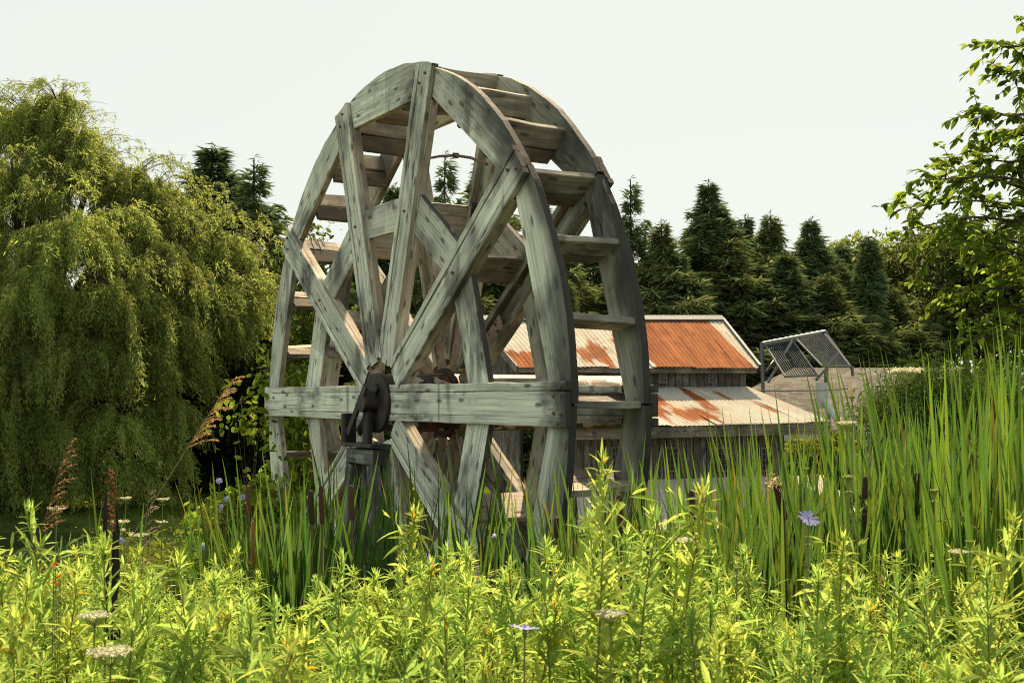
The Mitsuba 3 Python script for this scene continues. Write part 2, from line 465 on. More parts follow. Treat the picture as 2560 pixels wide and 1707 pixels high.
def ring_segment(a0, a1, ro, ri, d0, d1, arc=True, n=26):
    """A rim board between two spokes: arc outside, straight chord inside."""
    BID[0] += 1
    off = BID[0] * 13.37
    th = np.radians(np.linspace(a0, a1, n))
    tm = math.radians((a0 + a1) / 2)
    hw = math.radians((a1 - a0) / 2)
    if arc:
        O = np.stack([ro * np.cos(th), ro * np.sin(th)], 1)
    else:
        rr = ro * math.cos(hw) / np.cos(th - tm)
        O = np.stack([rr * np.cos(th), rr * np.sin(th)], 1)
    rr = ri * math.cos(hw) / np.cos(th - tm)
    I = np.stack([rr * np.cos(th), rr * np.sin(th)], 1)
    O = O * (1 + .007 * (meshkit.fbm(np.stack([th * 16, th * 0 + off, th * 0], 1), 3) - .5))[:, None]
    e = np.array([-math.sin(tm), math.cos(tm)])
    rm = np.array([math.cos(tm), math.sin(tm)])
    mb = MB()

    def strip(A, B, da, db, kind, flip, lin=None):
        m = len(A)
        v = np.array([wl(p[0], da, p[1]) for p in A] + [wl(p[0], db, p[1]) for p in B])
        k = np.arange(m - 1)
        f = np.concatenate([np.stack([k, k + m, k + m + 1], 1), np.stack([k, k + m + 1, k + 1], 1)])
        if flip:
            f = f[:, ::-1]
        if lin is None:
            uv = np.concatenate([np.stack([A @ e + off, A @ rm + kind * 100], 1), np.stack([B @ e + off, B @ rm + kind * 100], 1)])
        else:
            uv = np.concatenate([np.stack([A @ e + off, np.full(m, 1 + kind * 100)], 1), np.stack([B @ e + off, np.full(m, 1 + abs(db - da) + kind * 100)], 1)])
        mb.add(v, f, uv=uv)

    c = .003
    Oc = O * (1 - c / ro)
    Ic = I * (1 + c / ri)
    strip(Oc, Ic, d0, d0, 0, False)
    strip(Oc, Ic, d1, d1, 0, True)
    strip(O, O, d0 + c, d1 - c, 2, True, 1)
    strip(I, I, d0 + c, d1 - c, 0, False, 1)
    strip(O, Oc, d0 + c, d0, 2, True, None)
    strip(O, Oc, d1 - c, d1, 2, False, None)
    strip(I, Ic, d0 + c, d0, 0, False, None)
    strip(I, Ic, d1 - c, d1, 0, True, None)
    for kk, fl in ((0, False), (-1, True)):
        A, B = O[[kk]], I[[kk]]
        v = np.array([wl(*(A[0][0], d0, A[0][1])), wl(A[0][0], d1, A[0][1]), wl(B[0][0], d0, B[0][1]), wl(B[0][0], d1, B[0][1])])
        f = np.array([[0, 1, 3], [0, 3, 2]])
        mb.add(v, f[:, ::-1] if fl else f, uv=np.array([[0, 500.], [.05, 500], [0, 500.25], [.05, 500.25]]) + [off, 0])
    cen = np.vstack(mb.v).mean(0)
    for q_ in range(len(mb.f)):
        at0 = sum(len(x) for x in mb.v[:q_])
        tri = mb.v[q_][mb.f[q_] - at0]
        nn = np.cross(tri[:, 1] - tri[:, 0], tri[:, 2] - tri[:, 0])
        bad = (nn * (tri.mean(1) - cen)).sum(1) < 0
        mb.f[q_][bad] = mb.f[q_][bad][:, ::-1]
    return mb


def spoke(deg, sidepos, label=None):
    """Main board between two flanges on edge; sidepos 0 = front wheel, 1 = back wheel."""
    D = (lambda d: d) if sidepos == 0 else (lambda d: WW - d)
    r0, r1 = .135 * R * (.9 if deg % 180 else 1), R * (1.0 + .004 * math.sin(deg * 3))
    t, w = tang(deg), .128
    jit = .006 * math.sin(deg * 1.7 + sidepos)
    mat = 'mat_wheel_wood' if sidepos == 0 else 'mat_back_wood_shaded'
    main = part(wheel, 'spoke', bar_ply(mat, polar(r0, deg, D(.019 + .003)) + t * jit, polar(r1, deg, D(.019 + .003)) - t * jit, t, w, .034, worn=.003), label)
    for sgn in (-1, 1):
        o = t * sgn * (w / 2 + .0265)
        mb = MB()
        v, f, uv = bar(polar(r0 + .02, deg, D(.018)) + o + t * jit, polar(r1, deg, D(.018)) + o - t * jit, t, .043, .036, worn=.003)
        mb.add(v, f, uv=uv)
        v, f, uv = bar(polar(r0 + .02, deg, D(.0625)) + o + t * jit, polar(.905 * R, deg, D(.0625)) + o - t * jit, t, .0425, .055, worn=.002)
        mb.add(v, f, uv=uv)
        part(main, 'flange', mb.ply(mat))
    for rr, oo in ((.975, -.035), (.945, .03), (.58, .0)):
        c_ = polar(rr * R, deg, D(.0)) + t * oo
        v, f = tube([c_ - NX * .009 * (1 - 2 * sidepos), c_ + NX * .006 * (1 - 2 * sidepos)], [.008, .0105], 8)
        part(main, 'bolt', mikit.ply((v, f), 'mat_rod'))
    return main


for sp in (0, 1):
    for kk in range(10):
        if sp == 0 and kk in (0, 5):
            continue
        spoke(36 * kk + (1.0 if kk in (1, 2) else 0), sp)
# the two horizontal spokes of the front wheel are one beam right across
mainb = part(wheel, 'cross_beam', bar_ply('mat_wheel_wood', wl(-R, .019, 0), wl(R, .019, 0), [0, 0, 1], .140, .038, worn=.003), 'horizontal pale green beam across the front face')
for sgn in (-1, 1):
    part(mainb, 'flange', bar_ply('mat_wheel_wood', wl(-R, .019, sgn * .097), wl(R * 1.003, .019, sgn * .097 + .003), [0, 0, 1], .047, .040, worn=.004))
for a, h in ((.985, .0955), (.955, .045), (.985, .052), (.957, -.045), (.985, -.05), (.972, -.097)):
    v, f = tube([wl(a * R, -.012, h), wl(a * R, .004, h)], [.0085, .011], 8)
    part(mainb, 'bolt', mikit.ply((v, f), 'mat_rod'))
for sp in (0, 1):
    D = (lambda d: d) if sp == 0 else (lambda d: WW - d)
    for kk in range(10):
        d0, d1 = sorted((D(.040), D(.088)))
        if sp == 0 and kk == 0:
            d0 = .042
        part(wheel, 'rim_segment', ring_segment(36 * kk + .14, 36 * kk + 35.86, R * (1 - .007 * math.sin(kk * 2.3 + sp)), .922 * R, d0, d1).ply('mat_wheel_wood' if sp == 0 else 'mat_back_wood_shaded'))
        d0, d1 = sorted((D(.043), D(.083)))
        part(wheel, 'inner_ring_board', ring_segment(36 * kk + 3.6, 36 * kk + 32.4, .632 * R * (1 + .015 * math.sin(kk * 2.1)), .522 * R * (1 + .012 * math.sin(kk * 1.3)), d0, d1, arc=False, n=5).ply('mat_wheel_wood' if sp == 0 else 'mat_back_wood_shaded'))
for kk in range(10):
    deg = 36 * kk
    o = tang(deg) * (.128 / 2 + .048 + .022)
    p = o + radial(deg) * (.555 * R)
    part(wheel, 'brace', bar_ply('mat_paddle_wood', wl(0, .09, 0) + p, wl(0, WW - .09, 0) + p, radial(deg), .235, .036, worn=.005))
for kk in range(30):
    deg = 12 * kk
    e = .4 * math.sin(kk * 2.7)
    tilt = math.radians(e * 3)
    rd = radial(deg + e * 3)
    out_ = .998 if 66 < deg < 100 else .982
    c = radial(deg) * (out_ * R - .075)
    skew = .010 * math.sin(kk * 1.9) * tang(deg)
    pd = part(wheel, 'paddle', bar_ply('mat_paddle_wood', wl(0, .089, 0) + c + skew, wl(0, WW - .089, 0) + c - skew, rd, .15, .040, worn=.006, seg=.06))
    r2 = radial(deg - 15)
    c2 = radial(deg) * (out_ * R - .155) - r2 * .062
    part(pd, 'inner_plank', bar_ply('mat_sole_wood_shaded', wl(0, .089, 0) + c2, wl(0, WW - .089, 0) + c2, r2, .120, .036, worn=.006, seg=.06))
# iron work: axle drum, flanges, hub plates
v, f = tube([wl(0, d, 0) for d in (.012, .10, WW - .12, WW + 1.6)], [.19, .205, .205, .205], 32)
part(wheel, 'axle', mikit.ply((v, f), 'mat_axle', smooth=40), 'fat iron axle drum with peeling red and white paint')
for d0, d1, r in ((-.026, .010, .205), (WW - .13, WW - .100, .245)):
    v, f = tube([wl(0, d0, 0), wl(0, d0, 0), wl(0, d1, 0), wl(0, d1, 0)], [r - .012, r, r, r - .012], 40)
    v, f = tube([wl(0, d0, 0), wl(0, d0 + .004, 0), wl(0, d1 - .004, 0), wl(0, d1, 0)], [r - .006, r, r, r - .006], 40)
    part(wheel, 'hub_flange', mikit.ply((v, f), 'mat_iron', smooth=30))
v, f = tube([wl(0, -.13, 0), wl(0, -.02, 0)], [.062, .062], 24)
part(wheel, 'shaft', mikit.ply((v, f), 'mat_iron', smooth=30))
for kk in range(10):
    deg = 36 * kk
    m = MB()
    v, f, uv = bar(polar(.10 * R, deg, WW - .074), polar(.40 * R, deg, WW - .074), tang(deg), .112, .008, worn=.0005, ch=.001)
    m.add(v, f)
    pl = part(wheel, 'hub_plate', m.ply('mat_peeling'))
    for rr, oo in ((.37, .03), (.37, -.03), (.26, 0)):
        v, f = tube([polar(rr * R, deg, WW - .094) + tang(deg) * oo, polar(rr * R, deg, WW - .070) + tang(deg) * oo], [.011, .012], 8)
        part(pl, 'bolt', mikit.ply((v, f), 'mat_rod'))
# tie rod with its nuts
def ipx(px, py, d):
    """The point on the wheel's plane at depth d (along the axle) that the pixel looks at."""
    o = np.array([0, 0, H])
    dr_ = at(px, py, 1.0) - o
    return o + dr_ * (((WC + d * NX - o) @ NX) / (dr_ @ NX))


ra, rb, rc = ipx(1218, 411, .09), ipx(1139, 389, WW * .52), ipx(1062, 398, WW - .05)
v, f = tube([ra, (ra * .5 + rb * .5) + [0, 0, .012], rb, (rb + rc) / 2 + [0, 0, .008], rc], .0095, 8)
rod = part(wheel, 'tie_rod', mikit.ply((v, f), 'mat_rod', smooth=True), 'rusty bent tie rod with two nuts')
for s in (-.030, .030):
    dd = unit(rc - ra)
    v, f = tube([rb + dd * (s - .006), rb + dd * (s + .006)], .021, 6)
    part(rod, 'nut', mikit.ply((v, f), 'mat_rod'))
# wire staples left on one paddle
c = radial(144) * (.95 * R)
for kk in range(2):
    b0 = wl(0, .20 + .06 * kk, 0) + c + tang(144) * -.026
    pts = [b0 + radial(144) * -.09 + NX * .0, b0 + radial(144) * .02 + NX * .012 - tang(144) * .008, b0 + radial(144) * .10 + NX * .03 - tang(144) * .014, b0 + radial(144) * .11 + NX * .065 - tang(144) * .01, b0 + radial(144) * .0 + NX * .055 - tang(144) * .006]
    v, f = tube(pts, .0035, 6)
    part(wheel, 'wire_staple', mikit.ply((v, f), 'mat_dark_wire'))

# ---------------------------------------------------------------- stand that carries the axle in front of the wheel
stand = thing('wheel_stand', 'grey timber stand with iron bearing under the front end of the axle', 'stand')
SD = -.07
zt = -.29
part(stand, 'head_beam', bar_ply('mat_stand_wood', wl(-.24, SD, zt - .075), wl(.20, SD, zt - .075), [0, 0, 1], .10, .12))
v, f, uv = bar(wl(-.28, SD, zt), wl(.22, SD, zt), NX, .17, .026, worn=.001)
part(stand, 'base_plate', mikit.ply((v, f), 'mat_iron'))
gz = float(ground_z(WC[0], WC[1])) - WC[2] - .2
for a0, a1, dd in ((-.19, -.60, -.035), (.15, .46, -.035), (-.17, -.44, .05), (.13, .34, .05)):
    part(stand, 'leg', bar_ply('mat_stand_wood', wl(a0, SD + dd, zt - .13), wl(a1, SD + dd, gz), UX, .10, .06))
part(stand, 'rail', bar_ply('mat_stand_wood', wl(-.50, SD - .085, zt - .85), wl(.40, SD - .085, zt - .85), [0, 0, 1], .11, .04))
# pillow block: round housing, slanting cap plate, upright lug
v, f = tube([wl(-.02, SD - .032, .01), wl(-.02, SD - .028, .01), wl(-.02, SD + .028, .01), wl(-.02, SD + .032, .01)], [.068, .075, .075, .068], 28)
hs = part(stand, 'bearing_housing', mikit.ply((v, f), 'mat_iron', smooth=30))
v, f = tube([wl(-.02, SD - .045, .01), wl(-.02, SD - .032, .01)], [.045, .05], 24)
part(hs, 'bearing_cap', mikit.ply((v, f), 'mat_iron', smooth=30))
for sd in (-.05, .035):
    v, f, uv = bar(wl(-.235, SD + sd, zt + .075), wl(.06, SD + sd, .115), [0, 0, 1], .055, .02, worn=.001)
    part(hs, 'slanting_plate', mikit.ply((v, f), 'mat_iron'))
v, f, uv = bar(wl(-.295, SD - .02, zt + .01), wl(-.295, SD - .02, zt + .215), UX, .062, .10, worn=.001, ch=.012)
part(stand, 'upright_lug', mikit.ply((v, f), 'mat_iron'))
v, f, uv = bar(wl(-.02, SD, zt + .012), wl(-.02, SD, -.06), UX, .09, .04, worn=.001, ch=.008)
part(stand, 'pedestal', mikit.ply((v, f), 'mat_iron'))

# ---------------------------------------------------------------- the small mill behind the wheel
mill = thing('mill_building', 'small weathered board mill with tiers of rusty corrugated metal roof', 'mill')


def roof(parent, name, EL, ER, RL, RR, mat, pitch=.068, per_sheet=10, amp=.005, label=None):
    """Corrugated sheets between an eave and a ridge line, one part per sheet."""
    EL, ER, RL, RR = (np.asarray(x, float) for x in (EL, ER, RL, RR))
    L, S = np.linalg.norm(ER - EL), np.linalg.norm((RL + RR) / 2 - (EL + ER) / 2)
    n = unit(np.cross(ER - EL, RL - EL))
    if n[2] < 0:
        n = -n
    ncor = int(round(L / pitch))
    host = None
    for s0 in range(0, ncor, per_sheet):
        s1 = min(s0 + per_sheet, ncor)
        u = np.linspace(s0 * pitch - .012, s1 * pitch + .012, (s1 - s0) * 6 + 1) / (ncor * pitch)
        over = .035 * (random.random() - .2)
        v = np.linspace(-.02 - over / S, 1, 9)
        U, V = np.meshgrid(u, v, indexing='ij')
        P = (EL * (1 - U)[..., None] + ER * U[..., None]) * (1 - V)[..., None] + (RL * (1 - U)[..., None] + RR * U[..., None]) * V[..., None]
        h = amp * np.cos(U * ncor * 2 * np.pi) + .004 * ((s0 // per_sheet) % 2) + .020 * (meshkit.noise(np.stack([U * L * 1.6, V * 2.5, U * 0 + s0], -1)) - .5)
        P = P + n * h[..., None]
        m = len(v)
        a, b = np.meshgrid(np.arange(len(u) - 1), np.arange(m - 1), indexing='ij')
        qd = np.stack([a * m + b, (a + 1) * m + b, (a + 1) * m + b + 1, a * m + b + 1], -1).reshape(-1, 4)
        shape = mikit.ply((P.reshape(-1, 3), qd), mat, smooth=True, uv=np.stack([U * L, V * S], -1).reshape(-1, 2))
        part(parent, name, shape, label)
    return n


A = lambda px, py, Y: at(px, py, Y)
uEL, uER, uRL, uRR = A(1297, 914, 17.0), A(1895, 917, 17.9), A(1197, 798, 18.5), A(1801, 797, 19.4)
un = roof(mill, 'upper_roof_sheet', uEL, uER, uRL, uRR, 'mat_tin_upper')
e1 = unit(uER - uEL)
back = np.array([-e1[1], e1[0], 0])
# far slope, ridge cap, barge boards, fascia
roof(mill, 'rear_roof_sheet', uEL + back * 3.1 - [.62, 0, 0] * 1, uER + back * 3.1 - [.5, 0, 0], uRL, uRR, 'mat_tin_lower')
part(mill, 'ridge_cap', bar_ply('mat_flashing', uRL - e1 * .05 + [0, -.05, .012], uRR + e1 * .04 + [0, -.05, .012], [0, -.8, -.6], .13, .03, worn=.002))
part(mill, 'barge_flashing', bar_ply('mat_flashing', uER + un * .03 + e1 * .03, uRR + un * .03 + e1 * .03, e1, .05, .022, worn=.002))
part(mill, 'barge_board', bar_ply('mat_barn_wood', uEL - un * .06 - e1 * .02, uRL - un * .06 - e1 * .02, un, .12, .03))
part(mill, 'eave_board', bar_ply('mat_barn_wood', uEL - [0, 0, .055] + back * .05, uER - [0, 0, .055] + back * .05, [0, 0, 1], .085, .03))


def boards(parent, name, BL, BR, z0, z1, w=.115, mat='mat_wall_wood_shaded', top=None):
    BL, BR = np.asarray(BL, float), np.asarray(BR, float)
    L = np.linalg.norm((BR - BL)[:2])
    e = unit([*(BR - BL)[:2], 0])
    nrm = np.array([e[1], -e[0], 0])
    n = int(L / w)
    w = L / n
    for kk in range(n):
        c = np.array([*BL[:2], 0]) + e * (kk + .5) * w + nrm * .006 * random.uniform(-1, 1)
        zz = z1 if top is None else top((kk + .5) / n)
        part(parent, name, bar_ply(mat, c + [0, 0, z0 + random.uniform(0, .02)], c + [0, 0, zz], e, w - .010, .024, worn=.002, seg=.5))
    v, f, uv = bar(np.array([*BL[:2], (z0 + z1) / 2]) - nrm * .03, np.array([*BR[:2], (z0 + z1) / 2]) - nrm * .03, [0, 0, 1], abs(z1 - z0) - .02, .02, worn=0)
    part(parent, 'wall_backing', mikit.ply((v, f), 'mat_dark_wire'))
    return e, nrm


def window(parent, c, e, nrm, w, h, nx, nz):
    up = np.array([0, 0, 1.0])
    fr = MB()
    for sx in (-1, 1):
        v, f, uv = bar(c + e * sx * w / 2 - up * h / 2, c + e * sx * w / 2 + up * h / 2, e, .022, .03, worn=0)
        fr.add(v, f)
    for sz in (-1, 1):
        v, f, uv = bar(c - e * (w / 2 + .011) + up * sz * h / 2, c + e * (w / 2 + .011) + up * sz * h / 2, up, .024, .032, worn=0)
        fr.add(v, f)
    k_ = part(parent, 'window', fr.ply('mat_barn_wood') if False else mikit.ply((np.vstack(fr.v), np.vstack(fr.f)), 'mat_muntin'))
    v, f, uv = bar(c - nrm * .004 - up * (h / 2 - .012), c - nrm * .004 + up * (h / 2 - .012), e, w - .022, .004, worn=0)
    part(k_, 'pane', mikit.ply((v, f), 'mat_glass'))
    mu = MB()
    for q_ in range(1, nx):
        o = c + e * w * (q_ / nx - .5) + nrm * .006
        v, f, uv = bar(o - up * (h / 2 - .012), o + up * (h / 2 - .012), e, .009, .012, worn=0)
        mu.add(v, f)
    for q_ in range(1, nz):
        o = c + up * h * (q_ / nz - .5) + nrm * .0075
        v, f, uv = bar(o - e * (w / 2 - .012), o + e * (w / 2 - .012), up, .009, .012, worn=0)
        mu.add(v, f)
    part(k_, 'muntins', mikit.ply((np.vstack(mu.v), np.vstack(mu.f)), 'mat_muntin'))


# upper wall
wL, wR = A(1301, 930, 17.22), A(1864, 930, 18.05)
zb = A(1600, 975, 17.6)[2] - .05
e, nr = boards(mill, 'upper_wall_board', wL, wR, zb - .1, A(1600, 920, 17.5)[2])


def on_line(px, BL, BR, py, off=.02):
    """The point of the wall line BL-BR that the pixel column looks at."""
    k0, k1 = (BL[0]) / BL[1], (BR[0]) / BR[1]
    t = (px - 1280) / F
    d = BR - BL
    s = (t * BL[1] - BL[0]) / (d[0] - t * d[1])
    p = BL + d * s
    q_ = A(px, py, p[1])
    return q_


for px in (1534, 1655, 1778):
    window(mill, on_line(px, wL, wR, 944) + nr * .03, e, nr, .12, .15, 2, 2)
# gable end on the left, boards up to the rake
gL = wL + back * .02
gR = wL + back * 2.6
eg, ng = boards(mill, 'gable_board', gR, gL, -.4, 1.5, w=.14, top=lambda s: uEL[2] - .05 + (1 - abs(2 * (s - .5) )) * (uRL[2] - uEL[2] - .02))
# lower roof
lEL, lER, lRL, lRR = A(1440, 1066, 15.9), A(2070, 1052, 16.9), A(1340, 972, 17.25), A(1868, 966, 18.0)
ln = roof(mill, 'lower_roof_sheet', lEL, lER, lRL, lRR, 'mat_tin_lower')
e2 = unit((lER - lEL) * [1, 1, 0])
b2 = np.array([-e2[1], e2[0], 0])
part(mill, 'lower_fascia', bar_ply('mat_barn_wood', lEL - [0, 0, .105] + b2 * .03, lER - [0, 0, .105] + b2 * .03 - e2 * .03, [0, 0, 1], .16, .035))
part(mill, 'lower_barge_board', bar_ply('mat_barn_wood', lER - ln * .07 - e2 * .03, lRR - ln * .07 - e2 * .03, ln, .11, .03))
w2L, w2R = lEL + b2 * .28 + e2 * .1, lER + b2 * .28 - e2 * .55
e, nr = boards(mill, 'lower_wall_board', w2L, w2R, A(1700, 1215, 16.3)[2], lER[2] - .12, w=.10)
for px in (1542, 1677, 1805, 1915):
    window(mill, on_line(px, w2L, w2R, 1148) + nr * .03, e, nr, .175, .33, 3, 4)
boards(mill, 'side_wall_board', w2L + b2 * 1.4, w2L, -.6, lEL[2] + .05, w=.14)
# lean-to roof near the ground
sEL, sER, sRL, sRR = A(1450, 1325, 14.9), A(2165, 1308, 15.7), A(1440, 1203, 16.05), A(2062, 1186, 16.95)
sn = roof(mill, 'lean_to_sheet', sEL, sER, sRL, sRR, 'mat_tin_shed')
e3 = unit((sER - sEL) * [1, 1, 0])
b3 = np.array([-e3[1], e3[0], 0])
part(mill, 'lean_to_fascia', bar_ply('mat_barn_wood', sEL - [0, 0, .09] + b3 * .03, sER - [0, 0, .09] + b3 * .03, [0, 0, 1], .13, .03))
boards(mill, 'lean_to_wall_board', sEL + b3 * .2, sER + b3 * .2, -.95, sER[2] - .08, w=.14)

# ---------------------------------------------------------------- house with the shingle roof, collector and vent
house = thing('house', 'pale house with a faded grey shingle roof behind the mill', 'house')


def quad_part(parent, name, P, mat, th=.03):
    P = np.asarray(P, float)
    n = unit(np.cross(P[1] - P[0], P[3] - P[0]))
    e = unit(P[1] - P[0])
    g = np.cross(n, e)
    v = np.vstack([P, P - n * th])
    f = np.array([[0, 1, 2], [0, 2, 3], [4, 6, 5], [4, 7, 6], [0, 5, 1], [0, 4, 5], [1, 6, 2], [1, 5, 6], [2, 7, 3], [2, 6, 7], [3, 4, 0], [3, 7, 4]])
    v2 = v[f].reshape(-1, 3)
    uv = np.stack([(v2 - P[0]) @ e, (v2 - P[0]) @ g], 1)
    return part(parent, name, mikit.ply((v2, np.arange(36).reshape(-1, 3)), mat, uv=uv))


hEL, hER, hRL, hRR = A(1800, 1078, 25.0), A(2460, 1090, 24.4), A(1950, 948, 28.4), A(2420, 918, 28.0)
hRL = np.array([*A(1985, 922, 28.6)[:2], hRR[2]])
quad_part(house, 'front_roof', [hEL, hER, hRR, hRL], 'mat_shingle')
hb = np.array([0, 7.0, 0])
quad_part(house, 'rear_roof', [hER + hb, hEL + hb, hRL, hRR], 'mat_shingle')
quad_part(house, 'hip_roof', [hEL + hb, hEL, hRL, hRL + [0, .02, 0]], 'mat_shingle')
up = np.array([0, 0, 1.0])
wl0, wl1 = hEL + [.5, .45, -.1], hER + [-.4, .45, -.1]
for q_ in range(8):
    zc = wl0[2] - .10 - q_ * .2
    v, f, uv = bar([*wl0[:2], zc], [*wl1[:2], zc - (wl0[2] - wl1[2]) * 0], [0, -.12, 1], .20, .03, worn=0, seg=9)
    part(house, 'siding_board', mikit.ply((v, f), 'mat_siding'))
v, f, uv = bar(hEL - [0, 0, .1], hER - [0, 0, .1], [0, 0, 1], .16, .04, worn=0, seg=9)
part(house, 'gutter', mikit.ply((v, f), 'mat_siding'))
v, f, uv = bar([*(wl0[:2] + [0, 3]), wl0[2] - .8], [*(wl1[:2] + [0, 3]), wl0[2] - .8], [0, 0, 1], 1.7, 5.6, worn=0, seg=9)
part(house, 'wall', mikit.ply((v, f), 'mat_siding'))
# solar collector
coll = thing('solar_collector', 'tilted evacuated tube solar collector on a steel frame above the shingle roof', 'solar collector')
YT, YB = 26.0, 25.2
tb = MB()
for TL, TR, BR, BL in (((1914, 864), (1981, 851), (2044, 938), (1962, 941)), ((1992, 849), (2062, 836), (2125, 915), (2055, 915))):
    a, b, c, d = A(*TL, YT), A(*TR, YT + .3), A(*BR, YB + .3), A(*BL, YB)
    for q_ in range(14):
        s = (q_ + .5) / 14
        v, f = tube([a * (1 - s) + b * s, d * (1 - s) + c * s], .0125, 6)
        tb.add(v, f)
    v, f = tube([d, c], .03, 6)
    part(coll, 'bottom_rail', mikit.ply((v, f), 'mat_collector_header'))
    v, f = tube([a, d], .022, 6)
    part(coll, 'side_rail', mikit.ply((v, f), 'mat_collector_frame'))
    v, f = tube([b, c], .022, 6)
    part(coll, 'side_rail', mikit.ply((v, f), 'mat_collector_frame'))
part(coll, 'glass_tubes', tb.ply('mat_collector_tube'), 'rows of thin glass collector tubes', 'stuff')
v, f = tube([A(1905, 861, YT), A(2062, 831, YT + .6)], .065, 10)
part(coll, 'header_pipe', mikit.ply((v, f), 'mat_collector_header', smooth=40))
for P0, P1, r in (((1904, 856, YT), (1908, 985, YT), .045), ((2064, 828, YT + .5), (2066, 965, YT + .5), .05), ((1982, 851, YT), (1920, 956, YT - .3), .032), ((2099, 880, YT), (2040, 950, YT - .3), .032), ((2064, 832, YT + .5), (2132, 925, YT - .2), .03), ((1938, 897, YT), (1915, 928, YT - .4), .025), ((2130, 915, YT - .2), (2132, 940, YT - .2), .035)):
    v, f = tube([A(*P0), A(*P1)], r, 6)
    part(coll, 'strut', mikit.ply((v, f), 'mat_collector_frame'))
# vent and cable
vent = thing('roof_vent', 'white plastic vent box with a pale pipe on the shingle roof', 'vent')
c0 = A(2056, 985, 24.9)
v, f, uv = bar(c0 - [0, 0, .30], c0 + [0, 0, .24], [1, 0, 0], .24, .2, worn=0, ch=.03)
part(vent, 'box', mikit.ply((v, f), 'mat_white_plastic'))
v, f = tube([A(2062, 1000, 24.8), A(2072, 1020, 24.7), A(2092, 1045, 24.5), A(2104, 1075, 24.4)], .075, 12)
part(vent, 'pipe', mikit.ply((v, f), 'mat_white_plastic', smooth=40))
cb = thing('power_cable', 'thin black cable slung from the mill to the house roof', 'cable')
pa, pb = A(1660, 962, 17.7), A(2120, 972, 25.0)
s = np.linspace(0, 1, 14)[:, None]
v, f = tube(pa * (1 - s) + pb * s - np.array([0, 0, .25]) * (s * (1 - s)), .013, 5)
scene[cb] = mikit.ply((v, f), 'mat_dark_wire')

# ---------------------------------------------------------------- vegetation: prototypes
def rot(v, axis, ang):
    axis = unit(axis)
    return v * math.cos(ang) + np.cross(axis, v) * math.sin(ang) + axis * (axis @ v) * (1 - math.cos(ang))


def rand_dirs(n, r):
    return unit(r.normal(0, 1, (n, 3)))


def spread(*dicts):
    return {'type': 'shapegroup', **{k: v for d in dicts for k, v in d.items()}}


def place(key, group, pos, rz=0.0, s=1.0, sz=None, lean=(0, 0)):
    sz = s if sz is None else sz
    scene[key] = {'type': 'instance', 'group': {'type': 'ref', 'id': group},
                  'to_world': T().translate([float(x) for x in pos]).rotate([1, 0, 0], float(lean[0])).rotate([0, 1, 0], float(lean[1])).rotate([0, 0, 1], float(rz)).scale([float(s), float(s), float(sz)])}


